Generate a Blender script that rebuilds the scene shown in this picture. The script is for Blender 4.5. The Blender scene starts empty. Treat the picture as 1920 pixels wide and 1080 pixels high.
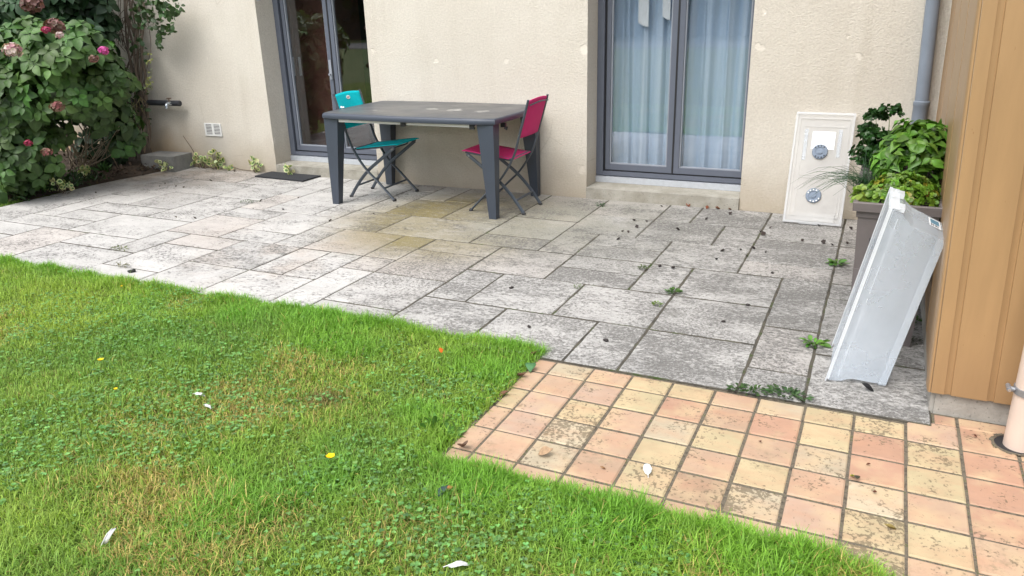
import bpy, bmesh, math, random
import numpy as np
from mathutils import Vector, Matrix
R_ = math.radians
rng = np.random.default_rng(7)
random.seed(7)
S = bpy.context.scene
COL = S.collection

# ------------------------------------------------------------------ camera, sky, sun, exposure
FPX = 1442.056; PITCH, YAW, ROLL = 1.22199, 0.44777, -0.02773
CAM = np.array([0.6241, -6.2571, 1.5816])
ROT = Matrix.Rotation(YAW, 3, 'Z') @ Matrix.Rotation(PITCH, 3, 'X') @ Matrix.Rotation(ROLL, 3, 'Z')
cd = bpy.data.cameras.new('camera'); co = bpy.data.objects.new('camera', cd); COL.objects.link(co)
co.matrix_world = Matrix.Translation(CAM) @ ROT.to_4x4()
cd.sensor_width = 36; cd.lens = FPX*36/1920; cd.clip_start = .05; cd.clip_end = 1000
S.camera = co
S.view_settings.view_transform = 'Standard'; S.view_settings.look = 'None'; S.view_settings.gamma = 1
S.cycles.transparent_max_bounces = 32
S.view_settings.exposure = 1.2
SUN_EL, SUN_AZ = R_(58), R_(196)          # azimuth clockwise from +y: behind the camera, a little to its left
w = bpy.data.worlds.new('World'); S.world = w; w.use_nodes = True
nt = w.node_tree; bg = nt.nodes['Background']
sk = nt.nodes.new('ShaderNodeTexSky'); sk.sky_type = 'NISHITA'; sk.sun_disc = False
sk.sun_elevation = SUN_EL; sk.sun_rotation = SUN_AZ; sk.dust_density = 3.0; sk.air_density = 1.0
hs = nt.nodes.new('ShaderNodeHueSaturation'); hs.inputs['Saturation'].default_value = .32
nt.links.new(sk.outputs[0], hs.inputs['Color']); nt.links.new(hs.outputs[0], bg.inputs[0])
bg.inputs[1].default_value = .15
sd = bpy.data.lights.new('sun', 'SUN'); sd.energy = 1.0; sd.angle = R_(42); sd.color = (1, .975, .94)
so = bpy.data.objects.new('sun', sd); COL.objects.link(so)
sv = Vector((math.sin(SUN_AZ)*math.cos(SUN_EL), math.cos(SUN_AZ)*math.cos(SUN_EL), math.sin(SUN_EL)))
so.rotation_euler = sv.to_track_quat('Z', 'Y').to_euler(); so.location = (0, -5, 9)

# ------------------------------------------------------------------ measuring helpers (pixel of the 1920 x 1080 photo -> a point on a real plane)
RN = np.array(ROT)
def ray(px, py): return RN @ np.array([(px-960)/FPX, -(py-540)/FPX, -1.])
def on_ground(px, py, z=0.):
    d = ray(px, py); return Vector(CAM + d*((z-CAM[2])/d[2]))
def on_wall(px, py, y=0.):
    d = ray(px, py); return Vector(CAM + d*((y-CAM[1])/d[1]))

# ------------------------------------------------------------------ object helpers
def link(o, parent=None):
    COL.objects.link(o)
    if parent is not None: o.parent = parent
    return o
def thing(name, label, cat, loc=(0, 0, 0), rz=0, group=None):
    o = bpy.data.objects.new(name, None); link(o); o.empty_display_size = .1
    o.location = loc; o.rotation_euler = (0, 0, rz)
    o['label'] = label; o['category'] = cat
    if group: o['group'] = group
    return o
def tag(o, label, cat, group=None, kind=None):
    if label: o['label'] = label
    if cat: o['category'] = cat
    if group: o['group'] = group
    if kind: o['kind'] = kind
    return o
def struct(o, kind='structure', label=None):
    o['kind'] = kind
    if label: o['label'] = label
    return o
def mobj(name, bm, m, parent=None, smooth=False, bevel=0, seg=2):
    if bevel:
        bmesh.ops.bevel(bm, geom=[e for e in bm.edges if len(e.link_faces) == 2 and e.calc_face_angle(0) > .5],
                        offset=bevel, segments=seg, profile=.6, affect='EDGES', clamp_overlap=True)
    me = bpy.data.meshes.new(name); bm.normal_update(); bm.to_mesh(me); bm.free()
    me.materials.append(m)
    if smooth:
        me.polygons.foreach_set('use_smooth', [True]*len(me.polygons))
        if smooth != 'all': me.set_sharp_from_angle(angle=R_(40))
    return link(bpy.data.objects.new(name, me), parent)
def npobj(name, V, F3=None, F4=None, col=None, m=None, parent=None, smooth=True):
    V = np.asarray(V, np.float32).reshape(-1, 3); me = bpy.data.meshes.new(name)
    parts = []
    if F4 is not None and len(F4): parts.append(np.asarray(F4, np.int32).reshape(-1, 4))
    if F3 is not None and len(F3): parts.append(np.asarray(F3, np.int32).reshape(-1, 3))
    loops = np.concatenate([p.ravel() for p in parts])
    tot = np.concatenate([np.full(len(p), p.shape[1], np.int32) for p in parts])
    st = np.concatenate([[0], np.cumsum(tot)[:-1]]).astype(np.int32)
    me.vertices.add(len(V)); me.vertices.foreach_set('co', V.ravel())
    me.loops.add(len(loops)); me.loops.foreach_set('vertex_index', loops)
    me.polygons.add(len(tot)); me.polygons.foreach_set('loop_start', st)
    try: me.polygons.foreach_set('loop_total', tot)
    except Exception: pass
    me.polygons.foreach_set('use_smooth', np.full(len(tot), smooth))
    if col is not None:
        a = me.color_attributes.new('Col', 'FLOAT_COLOR', 'POINT')
        c = np.ones((len(V), 4), np.float32); c[:, :3] = np.asarray(col).reshape(-1, 3); a.data.foreach_set('color', c.ravel())
    me.update(calc_edges=True); me.validate()
    if m: me.materials.append(m)
    return link(bpy.data.objects.new(name, me), parent)
def copy_tree(o, parent=None):
    c = o.copy(); COL.objects.link(c)
    if parent is not None: c.parent = parent
    for ch in list(o.children): copy_tree(ch, c)
    return c
def box(bm, x0, x1, y0, y1, z0, z1, M=None):
    vs = [bm.verts.new(Vector(v) if M is None else M @ Vector(v)) for v in
          ((x0, y0, z0), (x1, y0, z0), (x1, y1, z0), (x0, y1, z0), (x0, y0, z1), (x1, y0, z1), (x1, y1, z1), (x0, y1, z1))]
    for f in ((3, 2, 1, 0), (4, 5, 6, 7), (0, 1, 5, 4), (1, 2, 6, 5), (2, 3, 7, 6), (3, 0, 4, 7)): bm.faces.new([vs[i] for i in f])
def bx(*a, M=None):
    bm = bmesh.new(); box(bm, *a, M=M); return bm
def hexa(bm, pts):           # 8 corners in box order
    vs = [bm.verts.new(p) for p in pts]
    for f in ((3, 2, 1, 0), (4, 5, 6, 7), (0, 1, 5, 4), (1, 2, 6, 5), (2, 3, 7, 6), (3, 0, 4, 7)): bm.faces.new([vs[i] for i in f])
def tube(bm, pts, r, n=8, caps=True, flat=None):
    pts = [Vector(p) for p in pts]; rs = r if isinstance(r, (list, tuple)) else [r]*len(pts); rings = []
    up = None
    for i, p in enumerate(pts):
        d = (pts[min(i+1, len(pts)-1)] - pts[max(i-1, 0)]).normalized()
        if up is None:
            up = Vector((0, 0, 1)) if abs(d.z) < .9 else Vector((0, 1, 0))
        a = d.cross(up).normalized(); b = a.cross(d).normalized(); up = b
        ka, kb = (1, 1) if flat is None else flat
        rings.append([bm.verts.new(p + (a*math.cos(t)*ka + b*math.sin(t)*kb)*rs[i]) for t in [2*math.pi*k/n for k in range(n)]])
    for i in range(len(rings)-1):
        for k in range(n): bm.faces.new((rings[i][k], rings[i][(k+1) % n], rings[i+1][(k+1) % n], rings[i+1][k]))
    if caps:
        bm.faces.new(rings[0][::-1]); bm.faces.new(rings[-1])
def tb(pts, r, n=8, **k):
    bm = bmesh.new(); tube(bm, pts, r, n, **k); return bm
def smooth_path(pts, n=6):
    P = [Vector(p) for p in pts]; out = []
    for i in range(len(P)-1):
        p0, p1, p2, p3 = P[max(i-1, 0)], P[i], P[i+1], P[min(i+2, len(P)-1)]
        for k in range(n):
            t = k/n; out.append(.5*((2*p1)+(p2-p0)*t+(2*p0-5*p1+4*p2-p3)*t*t+(3*p1-p0-3*p2+p3)*t**3))
    return out+[P[-1]]
def lathe(bm, prof, n=20, M=None):
    rings = []
    for r, z in prof:
        rings.append([bm.verts.new((M @ Vector((r*math.cos(t), r*math.sin(t), z))) if M else Vector((r*math.cos(t), r*math.sin(t), z))) for t in [2*math.pi*k/n for k in range(n)]])
    for i in range(len(rings)-1):
        for k in range(n): bm.faces.new((rings[i][k], rings[i][(k+1) % n], rings[i+1][(k+1) % n], rings[i+1][k]))
    bm.faces.new(rings[0][::-1]); bm.faces.new(rings[-1])

# ------------------------------------------------------------------ materials
class Mat:
    def __init__(s, name, rough=.6, col=(.5, .5, .5), spec=.5, metal=0):
        s.m = bpy.data.materials.new(name); s.m.use_nodes = True; s.n = s.m.node_tree.nodes; s.l = s.m.node_tree.links
        s.b = s.n['Principled BSDF']; s.out = s.n['Material Output']
        s.b.inputs['Roughness'].default_value = rough; s.b.inputs['Base Color'].default_value = (*col, 1)
        s.b.inputs['Specular IOR Level'].default_value = spec; s.b.inputs['Metallic'].default_value = metal
        g = s.n.new('ShaderNodeNewGeometry'); s.pos = g.outputs['Position']; s.nrm = g.outputs['Normal']
    def obj(s): return s.n.new('ShaderNodeTexCoord').outputs['Object']
    def attr(s, name='Col'):
        a = s.n.new('ShaderNodeAttribute'); a.attribute_name = name; return a.outputs['Color']
    def scale(s, v, sc):
        k = s.n.new('ShaderNodeVectorMath'); k.operation = 'MULTIPLY'; s.l.new(v, k.inputs[0]); k.inputs[1].default_value = sc; return k.outputs[0]
    def noise(s, sc, v=None, detail=4, rough=.6, dist=0):
        k = s.n.new('ShaderNodeTexNoise'); k.inputs['Scale'].default_value = sc; k.inputs['Detail'].default_value = detail
        k.inputs['Roughness'].default_value = rough; k.inputs['Distortion'].default_value = dist
        s.l.new(v if v is not None else s.pos, k.inputs['Vector']); return k.outputs['Fac']
    def vor(s, sc, v=None, feat='F1'):
        k = s.n.new('ShaderNodeTexVoronoi'); k.feature = feat; k.inputs['Scale'].default_value = sc
        s.l.new(v if v is not None else s.pos, k.inputs['Vector']); return k.outputs['Distance']
    def ramp(s, f, *stops):
        k = s.n.new('ShaderNodeValToRGB'); e = k.color_ramp.elements
        while len(e) < len(stops): e.new(.5)
        for i, (p, c) in enumerate(stops):
            e[i].position = p; e[i].color = (*c, 1) if isinstance(c, tuple) else (c, c, c, 1)
        s.l.new(f, k.inputs[0]); return k.outputs[0]
    def mix(s, f, a, b, mode='MIX'):
        k = s.n.new('ShaderNodeMix'); k.data_type = 'RGBA'; k.blend_type = mode
        for v, i in ((f, 0), (a, 6), (b, 7)):
            if isinstance(v, (int, float)): k.inputs[i].default_value = v if i == 0 else (v, v, v, 1)
            elif isinstance(v, tuple): k.inputs[i].default_value = (*v, 1)
            else: s.l.new(v, k.inputs[i])
        return k.outputs[2]
    def math(s, op, a, b=0, c=None):
        k = s.n.new('ShaderNodeMath'); k.operation = op
        for i, v in enumerate((a, b) if c is None else (a, b, c)):
            if isinstance(v, (int, float)): k.inputs[i].default_value = v
            else: s.l.new(v, k.inputs[i])
        return k.outputs[0]
    def xyz(s, v=None):
        k = s.n.new('ShaderNodeSeparateXYZ'); s.l.new(v if v is not None else s.pos, k.inputs[0]); return k.outputs
    def near(s, c, r, soft=.5):          # 1 near point c, 0 beyond r
        d = s.n.new('ShaderNodeVectorMath'); d.operation = 'DISTANCE'; s.l.new(s.pos, d.inputs[0]); d.inputs[1].default_value = c
        k = s.n.new('ShaderNodeMapRange'); k.interpolation_type = 'SMOOTHSTEP'; s.l.new(d.outputs['Value'], k.inputs[0])
        k.inputs[1].default_value = r*(1-soft); k.inputs[2].default_value = r; k.inputs[3].default_value = 1; k.inputs[4].default_value = 0
        return k.outputs[0]
    def mr(s, v, a, b, c=0, d=1):
        k = s.n.new('ShaderNodeMapRange'); s.l.new(v, k.inputs[0])
        for i, x in enumerate((a, b, c, d)): k.inputs[i+1].default_value = x
        return k.outputs[0]
    def color(s, c): s.l.new(c, s.b.inputs['Base Color']); return s
    def rough(s, c): s.l.new(c, s.b.inputs['Roughness']); return s
    def bump(s, h, strength=.3, dist=.01):
        k = s.n.new('ShaderNodeBump'); k.inputs['Strength'].default_value = strength; k.inputs['Distance'].default_value = dist
        s.l.new(h, k.inputs['Height']); s.l.new(k.outputs[0], s.b.inputs['Normal']); return s

def leaf_mat(name, rough=.45, trans=.25, tint=(1, 1, 1)):
    k = Mat(name, rough, spec=.4)
    c = k.mix(1, k.attr(), k.ramp(k.noise(40, detail=2), (.3, .8), (.7, 1.15)), 'MULTIPLY'); k.color(c)
    t = k.n.new('ShaderNodeBsdfTranslucent'); k.l.new(k.mix(1, c, (1.1, 1.2, .5), 'MULTIPLY'), t.inputs[0])
    x = k.n.new('ShaderNodeMixShader'); x.inputs[0].default_value = trans
    k.l.new(k.b.outputs[0], x.inputs[1]); k.l.new(t.outputs[0], x.inputs[2]); k.l.new(x.outputs[0], k.out.inputs[0])
    return k.m
M_leaf = leaf_mat('foliage_leaf', .5, .22)
M_grass = leaf_mat('grass_blade', .55, .3)
M_herb = leaf_mat('herb_leaf', .42, .25)
def plain(name, col, rough=.6, var=.12, sc=14, spec=.5, metal=0, bump=0, bsc=200):
    k = Mat(name, rough, col, spec, metal)
    k.color(k.mix(1, col, k.ramp(k.noise(sc), (.3, 1-var), (.7, 1+var*.6)), 'MULTIPLY'))
    if bump: k.bump(k.noise(bsc, detail=2), bump, .002)
    return k.m

def wall_mat():
    k = Mat('stucco', .92, spec=.2)
    base = k.mix(k.ramp(k.noise(1.6, detail=5), (.3, 0.), (.7, 1.)), (.575, .53, .455), (.63, .59, .515))
    fine = k.ramp(k.noise(60, detail=3), (.3, .9), (.7, 1.06))
    c = k.mix(1, base, fine, 'MULTIPLY')
    x, y, z = k.xyz()
    zz = k.math('ADD', z, k.math('MULTIPLY', k.math('SUBTRACT', k.noise(3.5, detail=5), .5), .35))
    low = k.mr(zz, .42, -.02); c = k.mix(k.math('MULTIPLY', low, .7), c, (.38, .315, .225))
    run = k.math('MULTIPLY', k.ramp(k.noise(2.2, k.scale(k.pos, (3.2, 1, .22)), 5), (.5, 0.), (.72, .3)), k.mr(k.noise(.7), .4, .6)); c = k.mix(run, c, (.43, .385, .31))
    crack = k.ramp(k.vor(1.1, k.scale(k.pos, (1, 1, .6)), 'DISTANCE_TO_EDGE'), (.0, .35), (.004, 0.)); c = k.mix(k.math('MULTIPLY', crack, k.ramp(k.noise(1.3), (.55, 0.), (.6, 1.))), c, (.3, .26, .2))
    corner = k.math('MULTIPLY', k.mr(x, -5.9, -6.7), k.mr(zz, .55, .1)); c = k.mix(k.math('MULTIPLY', corner, .8), c, (.42, .29, .16))
    grey = k.near((-5.95, 0, .27), .35, .9); c = k.mix(k.math('MULTIPLY', grey, .45), c, (.38, .36, .33))
    # pale filler dabs
    wob = k.math('MULTIPLY', k.math('SUBTRACT', k.noise(22, detail=4), .5), .09)
    dab = None
    for px, py, r in ((948, 115, .03), (817, 113, .022), (1424, 88, .035), (1612, 104, .03), (1092, 318, .04), (1095, 92, .045),
                      (388, 110, .018), (700, 95, .025), (1590, 70, .015), (975, 366, .05), (518, 266, .06), (1432, 20, .02)):
        p = on_wall(px, py)
        d = k.n.new('ShaderNodeVectorMath'); d.operation = 'DISTANCE'; k.l.new(k.pos, d.inputs[0]); d.inputs[1].default_value = p
        m = k.mr(k.math('ADD', d.outputs['Value'], wob), r, r*.6)
        dab = m if dab is None else k.math('MAXIMUM', dab, m)
    c = k.mix(k.math('MULTIPLY', dab, .42), c, (.74, .69, .60))
    k.color(c)
    h = k.math('ADD', k.noise(75, detail=3, rough=.6, dist=1.), k.math('MULTIPLY', k.noise(230, detail=2), .35))
    h = k.math('MULTIPLY', h, k.math('SUBTRACT', 1, k.math('MULTIPLY', dab, .6)))
    k.bump(h, .9, .009); return k.m
M_wall = wall_mat()

def slab_mat():
    k = Mat('weathered_slab', .9, spec=.25)
    x, y, z = k.xyz()
    a = k.attr()
    right = k.mr(k.math('ADD', x, k.math('MULTIPLY', k.noise(.9, detail=3), 2.2)), -1.5, .6)     # darker lichen towards the house corner
    sh = k.attr('Shift'); ad = k.n.new('ShaderNodeVectorMath'); ad.operation = 'ADD'; k.l.new(k.pos, ad.inputs[0]); k.l.new(k.scale(sh, (9, 9, 9)), ad.inputs[1])
    st = k.scale(ad.outputs[0], (1, 1.8, 1)); shx = k.xyz(sh)
    big = k.noise(1.7, detail=5)
    c = k.mix(1, a, k.ramp(k.noise(3.2, st, 6, .65), (.28, .8), (.5, 1.), (.75, 1.1)), 'MULTIPLY')
    # pinkish and yellow stains
    pk = k.math('MULTIPLY', k.near((-2.9, -2.2, 0), 1.6, .9), k.ramp(k.noise(1.9, detail=5), (.47, 0.), (.64, .45)))
    c = k.mix(pk, c, (.42, .33, .26))
    ye = k.math('MULTIPLY', k.near((-2.3, -1.1, 0), 1.35, .6), k.ramp(k.noise(1.5, detail=6, rough=.65), (.25, .35), (.48, 1.)))
    ye = k.math('MULTIPLY', k.math('MULTIPLY', ye, k.mr(shx[1], 0, 1, .75, 1.15)), k.ramp(k.noise(11, st, 6, .7), (.3, .6), (.5, 1.)))
    c = k.mix(ye, c, (.20, .165, .072))
    gr = k.math('MULTIPLY', k.near((-1.3, -.75, 0), 1.5, .8), k.ramp(k.noise(2.1, detail=5), (.33, .25), (.55, .9)))
    c = k.mix(gr, c, (.215, .21, .165))
    dirt = k.math('MULTIPLY', k.mr(x, -4.6, -6.3), k.math('MULTIPLY', k.mr(y, -1.7, -.5), k.ramp(k.noise(2.5, detail=5), (.3, .2), (.6, .95))))
    c = k.mix(dirt, c, (.20, .155, .11))
    c = k.mix(k.math('MULTIPLY', right, .5), c, (.295, .288, .272))
    wz = k.math('MULTIPLY', k.ramp(k.noise(.95, detail=6, rough=.65), (.46, 0.), (.66, .5)), k.mr(right, 0, 1, .2, .9)); c = k.mix(wz, c, (.19, .19, .18))
    # dark lichen specks: streaky pits, denser towards the house corner
    sp = k.mix(k.ramp(k.noise(1.3), (.4, 0.), (.6, 1.)), k.noise(30, st, 6, .78, .8), k.noise(58, ad.outputs[0], 6, .76, .4))
    clump = k.noise(2.8, st, 4, .6)
    th = k.math('ADD', k.math('MULTIPLY', clump, .315), k.math('MULTIPLY', right, .06))
    spk = k.math('ADD', k.math('ADD', sp, th), k.math('MULTIPLY', k.math('SUBTRACT', shx[0], .5), .06))
    m1 = k.ramp(spk, (.675, 0.), (.775, .8))
    c = k.mix(m1, c, (.10, .096, .088))
    bl = k.ramp(k.math('ADD', k.noise(7, st, 7, .78, .5), k.math('MULTIPLY', right, .05)), (.62, 0.), (.70, .55)); c = k.mix(bl, c, (.12, .115, .10))
    m3 = k.ramp(k.noise(90, st, 3, .7), (.58, 0.), (.68, .55)); c = k.mix(k.math('MULTIPLY', m3, k.mr(right, 0, 1, .45, 1.)), c, (.10, .098, .095))
    m2 = k.ramp(k.noise(85, None, 3, .7), (.54, 0.), (.64, .7)); c = k.mix(k.math('MULTIPLY', m2, k.mr(right, 0, 1, .2, .4)), c, (.66, .65, .63))
    k.color(c)
    h = k.math('ADD', k.noise(16, st, 6, .65), k.math('MULTIPLY', m1, -.35)); k.bump(h, .7, .012); return k.m
M_slab = slab_mat()
def joint_mat():
    k = Mat('joint_sand', .95, spec=.1); n = k.noise(9, detail=5)
    k.color(k.ramp(n, (.35, (.055, .052, .044)), (.55, (.10, .09, .072)), (.68, (.045, .07, .02)))); k.bump(k.noise(120), .6, .01); return k.m
M_joint = joint_mat()
def tile_mat():
    k = Mat('terracotta_tile', .78, spec=.3)
    a = k.attr(); o = k.pos
    c = k.mix(1, a, k.ramp(k.noise(6, detail=5), (.3, .88), (.7, 1.08)), 'MULTIPLY')
    c = k.mix(k.ramp(k.noise(4.5, k.scale(o, (1, 2.2, 1)), 4), (.42, 0.), (.7, .55)), c, (.42, .235, .145))
    c = k.mix(k.ramp(k.noise(5.7, detail=3), (.47, 0.), (.66, .6)), c, (.47, .36, .215))
    aux = k.n.new('ShaderNodeAttribute'); aux.attribute_name = 'Dirt'; d = aux.outputs['Fac']
    sp = k.noise(70, detail=4, rough=.7); cl = k.noise(5.5, detail=6, rough=.7)
    m = k.ramp(k.math('SUBTRACT', k.math('ADD', k.math('ADD', sp, k.math('MULTIPLY', cl, .8)), k.math('MULTIPLY', d, .13)), .3), (.715, 0.), (.78, .75))
    c = k.mix(m, c, (.12, .095, .06))
    vb = k.vor(9); blot = k.math('MULTIPLY', k.ramp(k.math('ADD', vb, k.math('MULTIPLY', k.noise(30), .12)), (.13, 1.), (.17, 0.)), k.ramp(k.noise(2.3), (.5, 0.), (.56, .55)))
    c = k.mix(blot, c, (.22, .15, .085))
    pits = k.ramp(k.vor(120), (.1, 1.), (.2, 0.)); c = k.mix(k.math('MULTIPLY', pits, k.ramp(k.noise(6), (.45, 0.), (.6, .7))), c, (.3, .2, .12))
    ms = k.ramp(k.noise(2.1, detail=7, rough=.72), (.56, 0.), (.66, .5)); c = k.mix(k.math('MULTIPLY', ms, k.ramp(k.noise(38, detail=4, rough=.75), (.47, 0.), (.56, 1.))), c, (.17, .145, .085))
    k.color(c); k.bump(k.math('ADD', k.noise(11, detail=4), k.math('MULTIPLY', m, -.3)), .35, .008); return k.m
M_tile = tile_mat()
def grout_mat():
    k = Mat('cement_grout', .95, spec=.1)
    k.color(k.ramp(k.noise(60, detail=4), (.3, (.075, .064, .048)), (.55, (.17, .145, .11)), (.7, (.10, .105, .045)))); k.bump(k.noise(150), .8, .01); return k.m
M_grout = grout_mat()
def clad_mat():
    k = Mat('ochre_cladding', .42, spec=.45)
    n = k.noise(3, k.scale(k.pos, (6, 6, .7)), 5)
    c = k.mix(1, (.345, .213, .102), k.ramp(n, (.3, .90), (.7, 1.06)), 'MULTIPLY')
    g = k.ramp(k.noise(60, k.scale(k.pos, (1, 1, .35)), 2), (.74, 0.), (.78, .5)); c = k.mix(g, c, (.18, .08, .03))
    z = k.xyz()[2]; c = k.mix(k.math('MULTIPLY', k.math('ADD', k.mr(z, .32, .08), k.math('MULTIPLY', k.math('SUBTRACT', k.noise(12, detail=5), .5), .5)), .4), c, (.25, .15, .075))
    k.color(c); k.bump(k.noise(40, k.scale(k.pos, (1, 1, .12)), 3), .08, .004); return k.m
M_clad = clad_mat()
def conc_mat(name, ca, cb, bs=.5):
    k = Mat(name, .9, spec=.2)
    c = k.mix(k.ramp(k.noise(7, detail=6, rough=.65), (.3, 0.), (.7, 1.)), ca, cb)
    c = k.mix(k.ramp(k.noise(80, detail=2), (.62, 0.), (.7, .5)), c, (.1, .095, .085))
    k.color(c); k.bump(k.noise(60, detail=4), bs, .006); return k.m
M_sill = conc_mat('sill_concrete', (.23, .215, .175), (.36, .345, .30))
M_block = conc_mat('block_concrete', (.15, .15, .145), (.25, .245, .225))
M_plinth = conc_mat('plinth_render', (.24, .225, .20), (.40, .38, .34))
M_soil = conc_mat('garden_soil', (.035, .026, .019), (.075, .055, .04), 1.)
def lawn_mat():
    k = Mat('lawn_ground', .95, spec=.1)
    c = k.ramp(k.noise(7, detail=6, rough=.7), (.3, (.05, .07, .018)), (.5, (.09, .14, .025)), (.68, (.15, .14, .05)))
    k.color(c); k.bump(k.noise(60), .8, .02); return k.m
M_lawn = lawn_mat()
def field_mat():
    k = Mat('far_lawn', .95, spec=.1)
    k.color(k.ramp(k.noise(.8, detail=6), (.3, (.085, .115, .045)), (.7, (.115, .14, .06)))); return k.m
M_field = field_mat()
M_alu = plain('anthracite_aluminium', (.105, .118, .15), .38, .05, spec=.5, bump=.04)
M_alu_lt = plain('grey_aluminium_edge', (.27, .29, .325), .35, .05)
M_seal = plain('black_rubber_seal', (.012, .012, .014), .5, .1)
M_thresh = plain('brushed_threshold', (.50, .53, .57), .35, .08, 30, metal=.25)
def glass_mat():
    k = Mat('window_glass', 0)
    dv = k.n.new('ShaderNodeVectorMath'); dv.operation = 'DOT_PRODUCT'; gg = k.n.new('ShaderNodeNewGeometry'); k.l.new(gg.outputs['Normal'], dv.inputs[0]); k.l.new(gg.outputs['Incoming'], dv.inputs[1])
    ff = k.math('ADD', .11, k.math('MULTIPLY', .84, k.math('POWER', k.math('SUBTRACT', 1, k.math('ABSOLUTE', dv.outputs['Value'])), 5)))
    t = k.n.new('ShaderNodeBsdfTransparent'); t.inputs[0].default_value = (.93, .95, .97, 1)
    g = k.n.new('ShaderNodeBsdfGlossy'); g.inputs['Roughness'].default_value = .01; g.inputs[0].default_value = (.95, .97, 1, 1)
    x = k.n.new('ShaderNodeMixShader'); k.l.new(ff, x.inputs[0]); k.l.new(t.outputs[0], x.inputs[1]); k.l.new(g.outputs[0], x.inputs[2]); k.l.new(x.outputs[0], k.out.inputs[0])
    return k.m
M_glass = glass_mat()
def curtain_mat():
    k = Mat('sheer_curtain', .9, (.50, .62, .74), .1)
    k.color(k.mix(k.ramp(k.noise(2, k.scale(k.pos, (8, 8, .3)), 3), (.35, 0.), (.65, 1.)), (.52, .66, .81), (.72, .82, .91)))
    t = k.n.new('ShaderNodeBsdfTranslucent'); t.inputs[0].default_value = (.6, .7, .8, 1)
    tr = k.n.new('ShaderNodeBsdfTransparent')
    x = k.n.new('ShaderNodeMixShader'); x.inputs[0].default_value = .3; k.l.new(k.b.outputs[0], x.inputs[1]); k.l.new(t.outputs[0], x.inputs[2])
    y = k.n.new('ShaderNodeMixShader'); y.inputs[0].default_value = .05; k.l.new(x.outputs[0], y.inputs[1]); k.l.new(tr.outputs[0], y.inputs[2]); k.l.new(y.outputs[0], k.out.inputs[0])
    return k.m
M_curt = curtain_mat()
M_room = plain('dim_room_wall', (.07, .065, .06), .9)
M_wood = plain('red_brown_wood', (.20, .085, .06), .4, .25, 5)
M_white = plain('white_plastic', (.72, .72, .70), .45, .05)
def milky(name, col, alpha, rough=.35):
    k = Mat(name, rough, col, .5)
    k.color(k.mix(1, col, k.ramp(k.noise(5, detail=5), (.3, .9), (.7, 1.05)), 'MULTIPLY'))
    t = k.n.new('ShaderNodeBsdfTranslucent'); t.inputs[0].default_value = (*col, 1)
    x = k.n.new('ShaderNodeMixShader'); x.inputs[0].default_value = .4; k.l.new(k.b.outputs[0], x.inputs[1]); k.l.new(t.outputs[0], x.inputs[2])
    tr = k.n.new('ShaderNodeBsdfTransparent'); y = k.n.new('ShaderNodeMixShader')
    k.l.new(k.ramp(k.noise(4, detail=4), (.3, alpha*.92), (.7, alpha*1.08)), y.inputs[0])
    k.l.new(tr.outputs[0], y.inputs[1]); k.l.new(x.outputs[0], y.inputs[2]); k.l.new(y.outputs[0], k.out.inputs[0]); return k.m
M_milk = milky('milky_plastic', (.78, .85, .92), .28)
M_milk_rim = milky('milky_plastic_rim', (.88, .91, .94), .72)
M_milk_clear = milky('clear_plastic', (.82, .82, .81), .42)
M_lid_rim = milky('lid_rim_plastic', (.84, .86, .88), .5)
M_disc = plain('blue_grey_plastic', (.17, .215, .28), .45, .2, 40)
M_hole = plain('dark_hole', (.02, .02, .022), .7)
M_paper = plain('white_paper', (.80, .83, .85), .6, .04)
M_planter = plain('taupe_planter', (.13, .112, .108), .55, .08, bump=.08)
M_zinc = plain('grey_pvc_pipe', (.20, .235, .285), .38, .1, 5)
M_pinkpvc = plain('cream_pvc_pipe', (.62, .50, .42), .45, .08, 6)
M_galv = plain('galvanised_clamp', (.30, .31, .33), .4, .2, 40, metal=.6)
M_frame = plain('chair_frame_grey', (.055, .068, .085), .4, .08)
def table_mat(dirty):
    k = Mat('table_resin_top' if dirty else 'table_resin', .42, (.06, .075, .10), .5)
    if dirty:
        p = k.pos
        c = k.mix(k.ramp(k.noise(2.2, detail=6), (.3, .35), (.65, .95)), (.065, .072, .085), (.115, .112, .106))
        for cx, cy, r in ((-2.62, -.52, .15), (-2.35, -.55, .12), (-2.85, -.5, .10), (-3.3, -.7, .05)):
            d = k.near((cx, cy, .792), r, .9)
            c = k.mix(k.math('MULTIPLY', k.ramp(k.math('ADD', k.noise(16, k.scale(p, (1, 3, 1)), 3), k.math('MULTIPLY', d, .35)), (.72, 0.), (.76, .8)), k.math('GREATER_THAN', d, .02)), c, (.34, .33, .31))
        up = k.mr(k.xyz(k.nrm)[2], .93, .995); k.color(k.mix(up, (.042, .052, .072), c)); k.rough(k.ramp(k.noise(3, detail=5), (.3, .35), (.7, .6)))
    else: k.color(k.mix(1, (.040, .050, .068), k.ramp(k.noise(8), (.3, .93), (.7, 1.05)), 'MULTIPLY'))
    k.bump(k.noise(300, detail=1), .06, .002); return k.m
M_table_top = table_mat(True); M_table = table_mat(False)
def fabric(name, col):
    k = Mat(name, .75, col, .25); o = k.pos
    c = k.mix(1, col, k.ramp(k.noise(4), (.3, .9), (.7, 1.05)), 'MULTIPLY'); k.color(c)
    k.bump(k.noise(900, detail=1), .3, .001)
    t = k.n.new('ShaderNodeBsdfTranslucent'); t.inputs[0].default_value = (*col, 1); x = k.n.new('ShaderNodeMixShader'); x.inputs[0].default_value = .2
    k.l.new(k.b.outputs[0], x.inputs[1]); k.l.new(t.outputs[0], x.inputs[2]); k.l.new(x.outputs[0], k.out.inputs[0]); return k.m
M_teal = fabric('turquoise_mesh_fabric', (.0, .64, .72)); M_pink = fabric('pink_mesh_fabric', (.70, .045, .215))
M_steel = plain('bright_rivet', (.6, .62, .64), .25, .05, metal=.9)
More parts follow.
